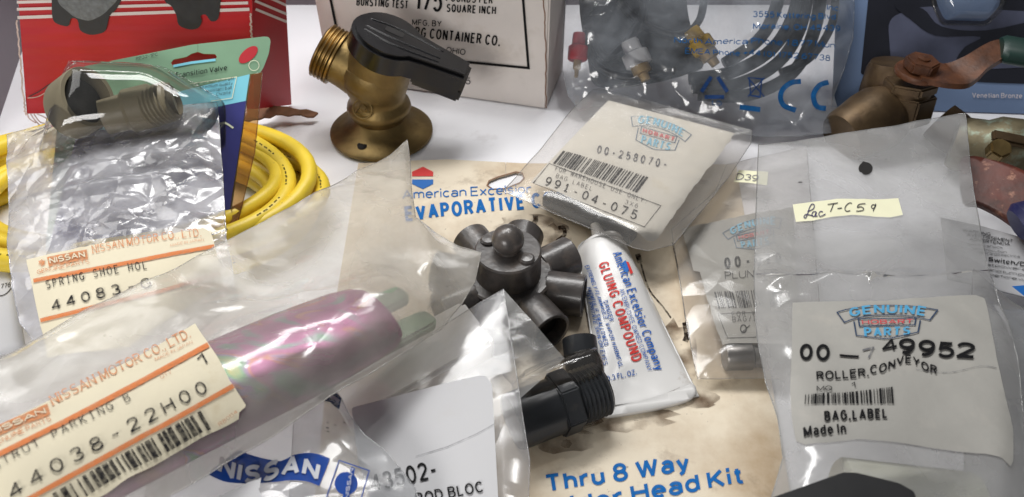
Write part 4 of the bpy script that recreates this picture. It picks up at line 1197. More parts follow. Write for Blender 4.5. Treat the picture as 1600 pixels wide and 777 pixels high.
out2 = [(-60, 596), (0, 562), (63, 525), (150, 478), (240, 438), (340, 385), (400, 356), (480, 312), (560, 268), (610, 242), (636, 220), (641, 250), (643, 300), (650, 338), (680, 366), (715, 384), (752, 395), (742, 440), (722, 475), (690, 518), (600, 575), (520, 622), (420, 685), (330, 740), (270, 777), (180, 850), (-60, 960)]
root = thing('parts_bag', 'long milky plastic bag with a cream label reading STRUT PARKING B', 'plastic bag', at(330, 600, .0))
f2 = crk(51, 17, .0035, .5); f3 = crk(57, 50, .0013, .7, (1, .5), .5)
f4 = crumple(15, 45, .0030, 6)
fold = ridge(S2, (638, 235), (668, 440), .005, .006)
flm = bag(root, S2, out2, M['f_milk'], .004, .012, lambda u, v: f2(u, v) + f3(u, v) * .6 + f4(u, v), [rdg, fold, ridge(S2, (330, 497), (560, 494), .0014, .003)], .0024, 1.0, calm=[lab2], calmf=.22)
lb = patch(S2, lab2, M['paper'], root, .0005, 'label')
maker_label(S2, lb, [(-22, 678), (75, 634), (80, 651), (-18, 693)], ((-10, 703), (82, 661), 8.5), ((83, 638), (299, 530), 16), ((244, 567.5), (302, 540), 5.2),
            [(-30, 728), (0, 713), (110, 658), (220, 600), (326, 542)], [(40, 787), (150, 726), (260, 666), (365, 607)], 8)
txt(S2, 'QTY', (252, 596), (270, 587), 6.5, M['orangef'], lb, 0, off=.0010)
txt(S2, '1', (315, 577), (326, 571), 19, M['inkf'], lb, .012, off=.0010)
txt(S2, 'STRUT PARKING B', (-6, 741), (206, 629), 14, M['inkf'], lb, .002, True, off=.0010, fillw=.74)
txt(S2, '44038-22H00', (20, 786), (327, 616), 22, M['inkf'], lb, .016, True, off=.0010, fillw=.68)
txt(S2, 'R80B4', (345, 677), (373, 661), 7.5, M['orangef'], lb, 0, off=.0010)
barcode(S2, [(83, 777), (314, 646), (331, 678), (100, 806)], M['inkf'], lb, 34, 12, .0010)

# ================================================================ serrated label bag 991-04-075
S6 = S3((926, 141, .016), (1175, 205, .016), (837, 262, .018))
lab6 = [(951, 155), (1149, 207), (1122, 244), (1084, 290), (1056, 331), (1030, 369), (1022, 375), (1011, 375), (829, 283), (876, 232)]
out6 = [(926, 141), (938, 139), (1000, 154), (1080, 178), (1175, 205), (1173, 225), (1140, 275), (1100, 325), (1052, 383), (1012, 393), (990, 388), (900, 348), (830, 318), (785, 300), (800, 284), (840, 240), (890, 176)]
root = thing('parts_bag', 'small clear bag holding a serrated cream label numbered 991-04-075', 'plastic bag', at(960, 290, .001))
bag(root, S6, out6, M['f_label'], .0045, .009, crumple(61, 45, .0018, 5), [ridge(S6, (855, 312), (990, 372), .003, .008)], .003, .9, calm=[lab6], calmf=.3)
lb = patch(S6, torn(lab6, 1.3, 4, 2, edges=(1, 2, 3, 4)), M['paper2'], root, -.0010, 'label')


def badge(S, q, lb, tone='', bold=.2, base=0.0):
    mp = quadmap(S, q)
    arch = lambda x: .20 * (1 - (2 * x - 1) ** 2)

    def poly(pts, mat, off, name):
        v, f = strip_mesh(S, [tuple(mp(*p)) for p in pts], [tuple(range(len(pts)))] if len(pts) < 5 else [], off, None)
        if not f:
            bm = flat([tuple(mp(*p)) for p in pts], .004)
            for vv in bm.verts: vv.co = S.pt(vv.co.x, vv.co.y, off)
            v, f = bmout(bm)
        return mesh(name, v, f, mat, lb, False)

    def strokes(loops, wd, mat, off, name):
        parts = []
        for lp, closed in loops:
            P = [mp(*p) for p in lp]
            if closed: P.append(P[0])
            V = []; F = []
            for a, b in zip(P[:-1], P[1:]):
                d = (b - a)
                if d.length < 1e-7: continue
                t = d.normalized(); nn = Vector((-t.y, t.x)) * wd / 2; e = t * wd * .35
                k = len(V); V += [S.pt(*(a - e + nn), off), S.pt(*(a - e - nn), off), S.pt(*(b + e - nn), off), S.pt(*(b + e + nn), off)]; F.append((k, k + 1, k + 2, k + 3))
            parts.append((V, F))
        V, F = cat(*parts)
        return mesh(name, V, F, mat, lb, False)
    top = [(x / 12, .80 + arch(x / 12)) for x in range(13)]; bot = [(.05 + .9 * x / 12, .50 + arch(x / 12)) for x in range(12, -1, -1)]
    shield = [(.15, .50), (.15, .12), (.46, -.02), (.54, -.02), (.85, .12), (.85, .50)]
    hb_ = [(.2, .36), (.8, .36), (.8, .58), (.2, .58)]
    wd = (mp(1, 0) - mp(0, 0)).length * .016
    strokes([(top + bot, True), (shield, False), (hb_, True)], wd, M['badgenavy' + tone], base + .0011, 'badge_outline')
    P00, P10 = mp(0, 0), mp(1, 0)

    def lay(s, x0, x1, y0, h, mat, bo, wfun, nm):
        asp = (mp(x1, y0) - mp(x0, y0)).length / (mp(x0, y0 + h) - mp(x0, y0)).length
        V, F, Zs = norm_text(s, bo, False, asp)
        out = []
        for x, y in V:
            X = x0 + (x1 - x0) * x; Y = y0 + h * y + wfun(X)
            out.append(tuple(mp(X, Y)))
        v, f = strip_mesh(S, out, F, base + .0012, .005, Zs)
        mesh(nm, v, f, mat, lb, False)
    lay('GENUINE', .12, .88, .545, .28, M['badgeblue' + tone], bold, arch, 'lettering')
    lay('HOBART', .23, .77, .40, .14, M['badgered' + tone], bold, lambda x: 0, 'lettering')
    lay('PARTS', .24, .76, .07, .26, M['badgeblue' + tone], bold, lambda x: -.03 * (1 - abs(2 * x - 1)), 'lettering')


badge(S6, [(988, 172), (1084, 202), (1066, 242), (980, 220)], lb, '2', .2, -.0017)
txt(S6, '00-258070-', (932, 238), (1040, 262), 13, M['inkghost'], lb, .02, True, off=-.0006)
barcode(S6, [(880, 234), (1015, 276), (997, 300), (864, 254)], M['inkf'], lb, 42, 5, -.0006)
line(S6, [(858, 254), (1033, 320), (1007, 353), (833, 285)], .9, M['inkthin'], lb, -.0006, 'printed_frame', closed=True)
txt(S6, 'FOR WAREHOUSE USE ONLY:', (867, 265), (1009, 317), 7.5, M['inkthin'], lb, -.006, True, off=-.0006, fillw=.72)
txt(S6, 'BAG LABEL', (868, 276), (924, 297), 7, M['inkthin'], lb, -.006, True, off=-.0006, fillw=.72)
txt(S6, '3X6', (976, 317), (996, 324), 7, M['inkthin'], lb, -.004, True, off=-.0006)
txt(S6, '991-04-075', (850, 288), (993, 342.5), 15, M['inkf'], lb, .01, True, off=-.0006, fillw=.76)
rA = at(853, 309, .006); rB = at(990, 371, .006)
V, F = box((0, 0, (rB - rA).length / 2), .007, .009, (rB - rA).length, frame(rA, rB - rA, (0, 0, 1)), .001)
tag(mesh('rubber_strip', V, F, M['rubber'], None, True, rA.copy(), 40), 'dark grey rubber strip along the lower edge of the serrated label bag', 'rubber strip')

# ================================================================ bag with the PLUN label
S7 = S3((1060, 360, .006), (1090, 593, .006), (1200, 300, .008))
lab7 = [(1064, 355), (1110, 346), (1178, 331), (1240, 322), (1255, 540), (1180, 534), (1129, 537), (1118, 505), (1104, 460), (1094, 423), (1084, 421), (1078, 398)]
out7 = [(1118, 300), (1135, 258), (1260, 230), (1290, 600), (1195, 591), (1090, 593), (1083, 560), (1073, 510), (1062, 440), (1049, 360)]
root = thing('parts_bag', 'flat hazy bag with a torn white label starting PLUN, under the larger bag', 'plastic bag', at(1150, 450, .001))
bag(root, S7, out7, M['f_label'], .002, .008, crk(71, 28, .0010, .6), [ridge(S7, (1140, 558), (1240, 558), .006, .009)], .0035, .6, calm=[lab7], calmf=.15)
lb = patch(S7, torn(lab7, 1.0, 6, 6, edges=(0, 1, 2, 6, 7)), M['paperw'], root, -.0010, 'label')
badge(S7, [(1127, 356), (1222, 330), (1222, 382), (1140, 392)], lb, '2', .2, -.0017)
txt(S7, '00-010', (1133, 419), (1222, 410), 18, M['inkf'], lb, .03, True, off=-.0006)
txt(S7, 'PLUNGER', (1133, 435), (1216, 431), 12, M['inkthin'], lb, .0, off=-.0006)
barcode(S7, [(1116, 455), (1222, 451), (1226, 478), (1123, 481)], M['inkf'], lb, 32, 9, -.0006)
line(S7, [(1122, 489), (1225, 485), (1230, 524), (1137, 527)], .9, M['inkthin'], lb, -.0006, 'printed_frame', closed=True)
txt(S7, 'FOR WA', (1144, 491 + 3), (1190, 491), 8, M['inkthin'], lb, -.004, True, off=-.0006)
txt(S7, 'BAG/LA', (1145, 502.5), (1192, 500), 9, M['inkthin'], lb, -.004, True, off=-.0006)
txt(S7, '0 1', (1157, 519.5), (1202, 517), 14, M['inkf'], lb, .01, True, off=-.0006)
line(S7, [(1159, 519), (1172, 507)], 1.6, M['inkf'], lb, -.0005, 'zero_slash')
ps = patch(S7, [(1154, 267), (1200, 270), (1198, 291), (1146, 286)], M['postit'], root, .0006, 'handwritten_sticker')
txt(S7, 'D39', (1149, 283), (1183, 286), 10, M['pen'], ps, -.004, off=.0010, slant=.2)
pA = at(1132, 558, .007); pB = at(1235, 556, .007)
V, F = lathe([(1e-6, 0), (.0058, 0), (.0063, .001), (.0063, .012), (.005, .013), (.005, .017), (.0063, .018), (.0063, (pB - pA).length), (1e-6, (pB - pA).length)], frame(pA, pB - pA, (0, 0, 1)), 28)
tag(mesh('plunger', V, F, M['metalgrey'], None, True, pA.copy(), 45), 'grey metal plunger showing through the bag below the PLUN label', 'metal part')

# ================================================================ big header bag, right foreground
S8 = S3((1185, 228, .050), (1508, 180, .052), (1380, 777, .062))
lab8 = [(1238, 475), (1290, 473), (1383, 472), (1450, 467), (1524, 463), (1537, 468), (1541, 480), (1556, 560), (1570, 622), (1582, 672), (1582, 722), (1578, 731), (1562, 716), (1540, 711), (1500, 708), (1455, 702), (1415, 695), (1370, 690), (1339, 688), (1295, 693), (1258, 697), (1243, 691), (1237, 660), (1234, 609), (1237, 540)]
out8 = [(1185, 227), (1230, 222), (1290, 214), (1330, 209), (1380, 200), (1430, 190), (1508, 178), (1514, 230), (1521, 300), (1532, 370), (1545, 430), (1568, 490), (1588, 560), (1598, 640), (1602, 720), (1604, 860), (1170, 870), (1208, 770), (1222, 720), (1214, 660), (1196, 600), (1183, 530), (1178, 440), (1181, 330)]
root = thing('parts_bag', 'large hazy bag with a punched header and a white label reading ROLLER.CONVEYOR', 'plastic bag', at(1390, 520, .0))
g1 = crk(81, 14, .0022, .35); g2 = crk(83, 45, .0010, .7)
sm0 = S8.uv(1180, 437); sm1 = S8.uv(1545, 437); svec = Vector(sm1) - Vector(sm0); sn = Vector((-svec.y, svec.x)).normalized()
if sn.dot(Vector(S8.uv(1360, 300)) - Vector(sm0)) < 0: sn = -sn


def seamh(u, v):
    d = (Vector((u, v)) - Vector(sm0)).dot(sn)
    a = .0022 * math.exp(-(d / .0016) ** 2) + .0034 * math.exp(-((d + .0060) / .0035) ** 2) * (1 + 1.3 * noise.noise(Vector((u * 75, v * 160, 3))))
    return a + (0 if d > 0 else .004 * (1 - math.exp(d / .012)))


g3 = crumple(45, 40, .0030, 6)
fl8 = bag(root, S8, out8, M['f_grey'], .002, .012, lambda u, v: g1(u, v) + g2(u, v) * .5 + g3(u, v), [seamh], .0025, .8, calm=[lab8, [(1200, 240), (1505, 195), (1530, 420), (1190, 420)]], calmf=.8)
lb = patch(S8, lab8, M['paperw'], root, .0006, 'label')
line(S8, [(1181, 430), (1260, 431), (1300, 428), (1370, 433), (1450, 432), (1544, 424)], 1.6, M['f_milk'], fl8, .0006, 'heat_seam', n=4)
hp = [(1352 + 11 * math.cos(2 * PI * i / 20), 265 + 10 * math.sin(2 * PI * i / 20) - (2 if i % 7 == 0 else 0)) for i in range(20)]
patch(S8, hp, M['hole_shade'], fl8, .0006, 'punched_hole_shade', .004)  # flat disc painted with the opening's darkness; the film is uncut
st = patch(S8, [(1238, 322), (1275, 317), (1307, 313), (1350, 313), (1403, 312), (1410, 338), (1390, 342), (1367, 341), (1330, 338), (1300, 341), (1270, 347), (1243, 349)], M['postit'], root, .0008, 'handwritten_sticker')
k = .2317
Z = lambda pts: [(1200 + x * k, 280 + y * k) for x, y in pts]
for pts, mt in (([(262, 232), (300, 215), (308, 190), (292, 182), (276, 205), (262, 250), (250, 275), (238, 270), (250, 252), (275, 255), (300, 262)], 'pen'),
                ([(318, 232), (300, 235), (292, 255), (302, 266), (318, 255), (322, 235), (312, 262), (330, 262)], 'pen'), ([(366, 234), (348, 232), (338, 250), (346, 264), (362, 260), (384, 248)], 'pen'),
                ([(398, 184), (430, 180), (468, 174)], 'penblk'), ([(438, 180), (428, 206), (416, 234)], 'penblk'), ([(464, 212), (494, 208)], 'penblk'),
                ([(562, 178), (545, 174), (522, 192), (514, 216), (526, 230), (550, 226)], 'penblk'), ([(652, 178), (610, 184), (598, 204), (622, 200), (640, 212), (630, 226), (590, 230)], 'penblk'),
                ([(718, 190), (702, 186), (692, 200), (702, 212), (718, 200), (722, 182), (714, 205), (704, 230)], 'penblk')):
    line(S8, Z(pts), 1.35, M[mt], st, .0012, 'handwriting', n=5)
line(S8, [(1247, 287), (1253, 287)], 1.6, M['ink'], fl8, .0008, 'speck')
badge(S8, [(1304, 481), (1466, 479), (1452, 527), (1318, 535)], lb, '', .18)
for ch, p, q, h, mt, bo in (('0', (1248, 566), (1268, 567), 26, 'ink', .03), ('0', (1274, 567), (1295, 567.5), 26, 'ink', .03), ('-', (1310, 568), (1340, 570), 22, 'ink', .02),
                            ('7', (1350, 566), (1369, 561), 17, 'inkghost', .02), ('4', (1378, 556), (1401, 551), 20, 'ink', .022), ('9', (1403, 557), (1428, 557), 25, 'ink', .032),
                            ('9', (1433, 560), (1459, 561), 26, 'ink', .032), ('5', (1464, 562), (1489, 563.5), 25, 'ink', .032), ('2', (1492, 563), (1521, 564), 25, 'ink', .032)):
    txt(S8, ch, p, q, h, M[mt], lb, bo, off=.0012)
txt(S8, 'ROLLER.', (1275, 598), (1356, 592), 14, M['ink'], lb, .025, off=.0012)
txt(S8, 'CONVEYOR', (1358, 588), (1462, 590), 14, M['ink'], lb, .025, off=.0012, warp=lambda x, y: (x, y + 1.25 * math.exp(-((x - .56) / .26) ** 2)))
txt(S8, 'MQ', (1275, 614.5), (1299, 614), 8, M['ink'], lb, .012, off=.0012)
txt(S8, '1', (1330, 610), (1336, 609), 9, M['ink'], lb, .012, off=.0012)
barcode(S8, [(1257, 620), (1316, 617), (1317, 634), (1256, 635)], M['ink'], lb, 19, 31, .0012)
barcode(S8, [(1317, 617), (1393, 608), (1395, 634), (1318, 634)], M['ink'], lb, 24, 33, .0012)
txt(S8, 'BAG,LABEL', (1287, 662), (1384, 657), 16, M['ink'], lb, .03, off=.0012)
txt(S8, 'Made In', (1255, 688), (1321, 681), 17, M['ink'], lb, .025, off=.0012)
line(S8, [(1430, 580), (1480, 585), (1530, 575), (1556, 578)], .9, M['inkghost'], lb, .0010, 'crease_shade', n=4)  # crease shade painted as a thin grey line
# roller inside
rA = S8.px(1330, 735, -.016); rB = S8.px(1545, 760, -.016)
V, F = lathe([(1e-6, 0), (.0125, 0), (.0135, .001), (.0135, (rB - rA).length), (1e-6, (rB - rA).length)], frame(rA, rB - rA, (0, 0, 1)), 36)
tag(mesh('conveyor_roller', V, F, M['nylon'], None, True, rA.copy(), 50), 'translucent pale nylon roller inside the large header bag below its label', 'roller')

# black block in front
Sq = S3((1210, 777, .083), (1432, 777, .083), (1320, 738, .083))
V, F = sheet(Sq, rnd([(1150, 806), (1205, 778), (1318, 738), (1340, 739), (1405, 755), (1428, 768), (1436, 790), (1440, 860), (1120, 870)], [0, 3, 4, 4, 4, 4, 4, 0, 0]), None, 0, .02)
tag(mesh('plastic_block', V, F, M['black_matt'], None, False, at(1320, 790, .07)), 'matt black angular plastic block at the bottom edge by the large bag', 'plastic part')

# ================================================================ clear bag with cables, upper right
S9 = S3((1000, 175, .010), (1300, 205, .010), (1100, 0, .064))
out9 = [(886, -60), (880, 60), (879, 110), (888, 150), (905, 172), (930, 165), (1000, 185), (1090, 190), (1180, 214), (1240, 214), (1318, 206), (1302, 150), (1318, 110), (1332, 60), (1337, -60)]
root = thing('cable_bag', 'clear plastic bag of black cables printed with blue contact details', 'plastic bag', at(1120, 190, .001))
h1 = crk(91, 22, .0035, .6); h2 = crk(93, 60, .0018, .8)
h3 = crumple(35, 60, .0042, 6)
fl9 = bag(root, S9, out9, M['f_cable'], .010, .012, lambda u, v: h1(u, v) + h2(u, v) * .5 + h3(u, v), [], .0026, .6)
for s, p, q, h in (('Inc.', (1291, 17), (1312, 19), 9), ('3555 Kettering Blvd', (1176, 28), (1305, 32), 9.5), ('Moraine, OH 45439', (1176, 47), (1312, 51), 9.5),
                   ('North America Phone 1 877 Mun', (1053, 68), (1304, 77), 9.5), ('EMEA Phone +44 (0) 1752 67738', (1070, 85), (1296, 97), 9.5)):
    txt(S9, s, p, q, h, M['bluefilm'], fl9, .016, off=.0011, step=.0026)
for j in range(3):
    aa = [math.radians(-90 + 120 * j + t) for t in (14, 106)]
    P_ = [(1116 + 21 * math.cos(t), 139 + 19 * math.sin(t)) for t in aa]
    line(S9, P_, 6, M['bluefilmd'], fl9, .0008, 'recycling_mark')
txt(S9, 'LD', (1112, 164), (1127, 166), 7, M['bluefilm'], fl9, .005, off=.0008)
line(S9, [(1170, 122), (1190, 124), (1187, 152), (1173, 150)], 2, M['bluefilmd'], fl9, .0008, 'bin_mark', closed=True)
line(S9, [(1168, 152), (1194, 122)], 2, M['bluefilmd'], fl9, .0008, 'bin_mark'); line(S9, [(1168, 122), (1194, 152)], 2, M['bluefilmd'], fl9, .0008, 'bin_mark')
patch(S9, [(1156, 164), (1188, 168), (1187, 176), (1155, 172)], M['bluefilm'], fl9, .0008, 'printed_bar', .006)
line(S9, [(1251 + 0, 128), (1236, 130), (1223, 140), (1219, 153), (1225, 166), (1243, 173)], 8, M['bluefilm'], fl9, .0008, 'conformity_mark', n=5)
line(S9, [(1294, 129), (1280, 134), (1271, 147), (1272, 160), (1278, 168), (1290, 170)], 8, M['bluefilm'], fl9, .0008, 'conformity_mark', n=5)
# contents
S9i = S3((1000, 175, .003), (1300, 205, .003), (1100, 0, .056), crumple(12, 70, .006, 6))
tag(patch(S9i, [tuple(p) for p in spline([Vector(p) for p in [(905, -40), (906, 20), (918, 90), (930, 132), (980, 134), (1040, 124), (1080, 112), (1100, 100), (1085, 60), (1075, 20), (1070, -40)]], 4)], M['pouch'], None, 0, 'antistatic_pouch', .003, .003), 'dark grey crumpled pouch inside the clear cable bag', 'pouch')
parts = []
for i, pts in enumerate(([(1262, -40), (1250, 40), (1215, 100), (1150, 135), (1080, 140)], [(1250, -40), (1236, 30), (1200, 85), (1140, 118), (1075, 128)], [(1285, -40), (1270, 50), (1235, 118), (1165, 152), (1090, 150)], [(1225, -40), (1205, 30), (1180, 70), (1130, 105)])):
    parts.append(tube(spline([S9i.px(x, y, .004 + .002 * (i % 2)) for x, y in pts], 8), .0042, 10))
for pts in ([(940, -40), (985, 30), (1050, 62), (1090, 40), (1100, -20)], [(915, 70), (935, 110), (985, 128), (1050, 118)], [(1010, -40), (1000, 40), (950, 96), (925, 60)], [(1300, -40), (1296, 40), (1262, 96), (1215, 120)]):
    parts.append(tube(spline([S9i.px(x, y, .0075) for x, y in pts], 8), .0026, 8))
V, F = cat(*parts)
tag(mesh('black_cable', V, F, M['cablebk'], None, True, S9i.px(1180, 110)), 'black cable bundle curving through the clear printed bag', 'cable')


def plug(label, name, mat, a, b, r, pin, kat='connector', zo=.006, sx=1.0, base=None):
    A = S9i.px(*a, zo); B = S9i.px(*b, zo)
    root = thing(name, label, kat, B)
    L_ = (B - A).length
    V, F = lathe([(1e-6, 0), (r * .6, 0), (r * .66, L_ * .08), (r * .68, L_ * .42), (r, L_ * .5), (r, L_ * .95), (r * .85, L_), (1e-6, L_)], frame(A, B - A, S9i.n), 20, .7, sx)
    mesh('housing', V, F, M[mat], root, True, sharp=32)
    e = (B - A).normalized()
    V, F = lathe([(r * pin, 0), (r * pin, L_ * .30), (r * pin * .55, L_ * .34), (r * pin * .5, L_ * .60), (1e-6, L_ * .61)], frame(B, e, S9i.n), 14, .8, 1)
    mesh('pin', V, F, M['gold'], root, True, sharp=32)


plug('red cable plug with a gold pin at the left side of the cable bag', 'cable_plug', 'plugred', (906, 62), (903, 104), .0066, .4, zo=.011)
plug('white cable plug with a tan tip in front of the dark pouch', 'cable_plug', 'plugwhite', (982, 76), (998, 114), .0088, .7, zo=.014)
plug('yellow connector with brass prongs in the middle of the cable bag', 'cable_connector', 'plugyellow', (1076, 58), (1100, 92), .0082, .75, zo=.013)
# small prongs of the yellow connector are part of its pin shape

# ================================================================ blue display card with a clear blister, far right
Sv = S3((1441, 173, .0008), (1600, 178, .0008), (1500, 0, .060))
root = thing('blister_card', 'blue display card with a dark window and clear blister standing at the right', 'packaging', at(1500, 173, 0))
bc = patch(Sv, [(1300, 168), (1441, 173), (1700, 181), (1720, -60), (1310, -60)], M['bluecard'], root, 0, 'backing_card', .02, .0008, False)
dpn = patch(Sv, rnd([(1344, 117), (1362, -60), (1720, -60), (1720, 135), (1558, 130), (1440, 124)], [6, 0, 0, 0, 4, 4]), M['darkpanel'], bc, .0005, 'dark_window', .02)
lp_ = patch(Sv, rnd([(1392, 112), (1386, 28), (1440, 10), (1640, 20), (1640, 104), (1500, 110)], [6, 20, 20, 0, 0, 6]), M['lavpanel'], dpn, .0009, 'pale_print', .02)
patch(Sv, [tuple(p) for p in spline([Vector(p) for p in [(1398, 10), (1440, 14), (1470, 42), (1540, 48), (1640, 30), (1640, 66), (1560, 66), (1536, 84), (1494, 96), (1506, 74), (1530, 58), (1460, 56), (1420, 30)]], 4, True)], M['darkpanel'], lp_, .0012, 'dark_print', .02)
txt(Sv, 'Venetian Bronze', (1518, 153), (1596, 154), 8, M['stripe_w'], bc, .01, off=.0008)
Svb = Surf(Sv.o, Sv.o + Sv.e1, Sv.o + Sv.e1 * .5 + Sv.e2); Svb.e1, Svb.e2, Svb.n = Sv.e1, Sv.e2, Sv.n
bag(root, Svb, rnd([(1452, -60), (1456, 8), (1470, 38), (1540, 40), (1566, 14), (1572, -60)], [0, 10, 8, 8, 10, 0]), M['f_blister'], .012, .003, None, [], .003, None, name='clear_blister', rimr=.0007, gap=.001)
patch(Sv, rnd([(1458, -60), (1462, 6), (1474, 32), (1538, 34), (1560, 10), (1566, -60)], [0, 8, 8, 8, 8, 0]), M['bluecard'], dpn, .0013, 'pale_window', .02)

# ================================================================ ball valve with rusty lever
vb = at(1400, 190, .004)
root = thing('ball_valve', 'brown brass ball valve with a rusty bent lever and green grip', 'valve', vb)
tc_ = at(1424, 128, .040); bc_ = at(1404, 200, .010)
axv = (tc_ - bc_).normalized()
Mhx = frame(bc_, axv, (1, .3, 0)); Lh = (tc_ - bc_).length
hexo = lambda r: [(r * math.cos(PI / 3 * i + .2), r * math.sin(PI / 3 * i + .2)) for i in range(6)]
V, F = cat(prism(hexo(.0168), Lh * .2, Lh * .78, Mhx, .001), prism(hexo(.0158), Lh * .82, Lh * 1.02, Mhx, .0012), lathe([(.0135, Lh * .7), (.0135, Lh * .9)], Mhx, 24))
mesh('hex_bonnet', V, F, M['bronze'], root, True, sharp=28)
eA = at(1318, 214, .011); eB = at(1402, 168, .020)
Mel = frame(eA, eB - eA, (0, 0, 1)); Le = (eB - eA).length
V, F = lathe([(1e-6, -.002), (.0155, -.002), (.0172, .001), (.0180, .008), (.0200, Le * .45), (.0205, Le * .65), (.016, Le * .95), (1e-6, Le)], Mel, 32, 1, 1)
V2, F2 = lathe([(.0165, 0), (.0170, .012), (.0150, .026), (.0130, .030), (1e-6, .0305)], frame(at(1382, 168, .012), (-.05, .25, 1), (1, 0, 0)), 32)
V, F = cat((V, F), (V2, F2))
mesh('valve_body', V, F, M['bronze'], root, True, sharp=32)
lp = [at(1432, 110, .0505), at(1450, 113, .050), at(1480, 119, .050), at(1500, 116, .051), at(1528, 98, .056), at(1562, 78, .060), at(1582, 74, .061)]
lps = spline(lp, 5); V = []; F = []
for i, p in enumerate(lps):
    t = (lps[min(i + 1, len(lps) - 1)] - lps[max(i - 1, 0)]).normalized(); sd_ = t.cross(Vector((0, 0, 1))).normalized(); nn = sd_.cross(t)
    u_ = i / (len(lps) - 1); wv = .0125 if u_ < .45 else .0125 - .0045 * min(1, (u_ - .45) / .2)
    for s_, n_ in ((-1, -1), (1, -1), (1, 1), (-1, 1)): V.append(p + sd_ * wv * s_ * .95 + nn * .0017 * n_)
for i in range(len(lps) - 1):
    for j in range(4): F.append((i * 4 + j, i * 4 + (j + 1) % 4, i * 4 + 4 + (j + 1) % 4, i * 4 + 4 + j))
F += [(3, 2, 1, 0), tuple(len(V) - 4 + j for j in range(4))]
mesh('lever', V, F, M['rust'], root, True, sharp=30)
Mnut = frame(at(1436, 108, .051), (0.05, 0, 1), (1, .5, 0))
V, F = lathe([(1e-6, -.0040), (.0128, -.0040), (.0132, -.0030), (.0132, -.0016), (.0126, -.0006), (1e-6, -.0006)], Mnut, 36); mesh('lever_eye', V, F, M['rust'], root, True, sharp=40)
V, F = cat(prism(hexo(.0102), 0, .0065, Mnut, .0009), lathe([(.0035, .005), (.0035, .0075), (1e-6, .008)], Mnut, 16))
mesh('lever_nut', V, F, M['rust'], root, True, sharp=30)
gA = at(1562, 76, .061); gB = at(1680, 96, .06)
V, F = lathe([(1e-6, 0), (.010, 0), (.0125, .003), (.0125, (gB - gA).length), (1e-6, (gB - gA).length)], frame(gA, gB - gA, (0, 0, 1)), 24, .55, 1)
mesh('grip', V, F, M['grip'], root, True, sharp=32)

# ================================================================ second weathered valve, right edge
vb2 = at(1570, 240, .003)
root = thing('bronze_valve', 'greenish weathered bronze valve with a chipped red lever at the right edge', 'valve', vb2)
Mq = frame(at(1500, 225, .018), at(1660, 262, .020) - at(1500, 225, .018), (0, 0, 1))
V, F = cat(lathe([(1e-6, -.004), (.014, -.004), (.016, 0), (.017, .010), (.0205, .016), (.0215, .026), (.0205, .036), (.018, .045), (.0165, .08), (1e-6, .08)], Mq, 36))
mesh('valve_body', V, F, M['verdigris'], root, True, sharp=32)
Mq2 = frame(at(1487, 205, .010), Vector((-.5, .6, .25)), (0, 0, 1))
V, F = lathe([(.012, -.012), (.013, 0), (.0125, .01), (1e-6, .011)], Mq2, 28)
mesh('side_outlet', V, F, M['bronze'], root, True, sharp=32)
V, F = prism(hexo(.0062), 0, .008, frame(at(1554, 240, .034), (-.1, -.45, .8), (1, .2, 0)), .001)
mesh('stem_nut', V, F, M['brass'], root, True, sharp=30)
V, F = box((.012, 0, 0), .05, .008, .004, frame(at(1588, 220, .036), (0, -.3, 1), (1, -.3, 0)), .0012)
mesh('clip_bar', V, F, M['bronze'], root, True, sharp=30)
lv = Surf(at(1520, 250, .044), at(1600, 285, .046), at(1590, 345, .038), crk(2, 50, .001, .5))
V, F = sheet(lv, [tuple(p) for p in spline([Vector(p) for p in [(1500, 252), (1520, 244), (1550, 250), (1590, 262), (1650, 300), (1660, 380), (1610, 372), (1584, 350), (1558, 332), (1530, 318), (1505, 310)]], 4, True)], .004, 0, .004)
mesh('red_lever', V, F, M['rustred'], root)
gA = at(1588, 352, .042); gB = at(1680, 330, .05)
V, F = lathe([(1e-6, 0), (.009, 0), (.0125, .003), (.013, .05), (1e-6, .05)], frame(gA, gB - gA, (0, 0, 1)), 24, .6, 1)
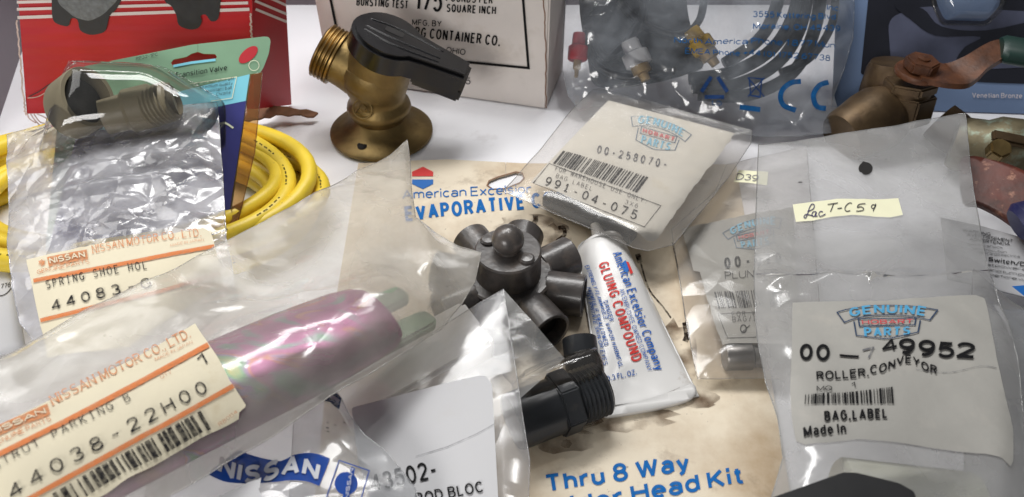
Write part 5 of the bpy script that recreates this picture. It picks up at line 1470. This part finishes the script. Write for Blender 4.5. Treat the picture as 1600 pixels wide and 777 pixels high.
mesh('grip', V, F, M['navygrip'], root, True, sharp=32)

# ================================================================ leaflet and clear bag, right edge
Sl = S3((1530, 352, .030), (1600, 372, .030), (1540, 470, .028))
root = thing('warning_leaflet', 'white printed warning leaflet sticking out at the right edge', 'leaflet', at(1570, 410, .02))
lf = patch(Sl, [(1470, 340), (1536, 354), (1600, 372), (1700, 400), (1700, 490), (1600, 464), (1480, 436)], M['paperw2'], root, 0, 'paper_sheet', .006, .0003)
for s, p, q, h, bo in (('WARNING', (1503, 363), (1547, 370), 4.8, .02), ('AVERTISSEMENT', (1510, 370), (1581, 380), 4.8, .02), ('ADVERTENCIA', (1514, 377), (1577, 385), 4.8, .02), ('electric shock', (1510, 384), (1566, 390), 3.8, -.005),
                       ('electrocution', (1520, 391), (1572, 397), 3.8, -.005), ('descarga electrica', (1528, 397), (1592, 404), 3.8, -.005), ('Switch/Dimmer', (1543, 409), (1640, 424), 7, .03), ('at power at the', (1540, 416), (1630, 428), 4.2, .005),
                       ('and turn power', (1542, 424), (1628, 437), 4.2, .005), ('before wiring', (1545, 432), (1625, 444), 4.2, .005)):
    txt(Sl, s, p, q, h, M['ink'], lf, bo, off=.0005)
S10 = S3((1545, 430, .036), (1700, 430, .036), (1600, 777, .042))
root = thing('clear_bag', 'clear plastic bag with a blue corner patch at the right edge', 'plastic bag', at(1620, 600, .001))
f10 = bag(root, S10, [(1520, 420), (1560, 455), (1580, 472), (1610, 490), (1700, 500), (1740, 850), (1500, 860)], M['f_grey'], .004, .01, crumple(65, 40, .003, 5), [], .003, .8)
patch(S3((1545, 430, .038), (1700, 430, .038), (1600, 777, .044)), [(1580, 449), (1640, 444), (1640, 486), (1604, 468)], M['bluelogo'], root, .0006, 'blue_patch', .006)
V, F = box((0, 0, 0), .07, .10, .024, frame(at(1690, 640, .014), (0, 0, 1)), .004)
tag(mesh('switch_housing', V, F, M['darkgrey'], None, True, at(1690, 640, .0), 40), 'slate grey plastic housing under the clear bag at the right edge', 'housing')
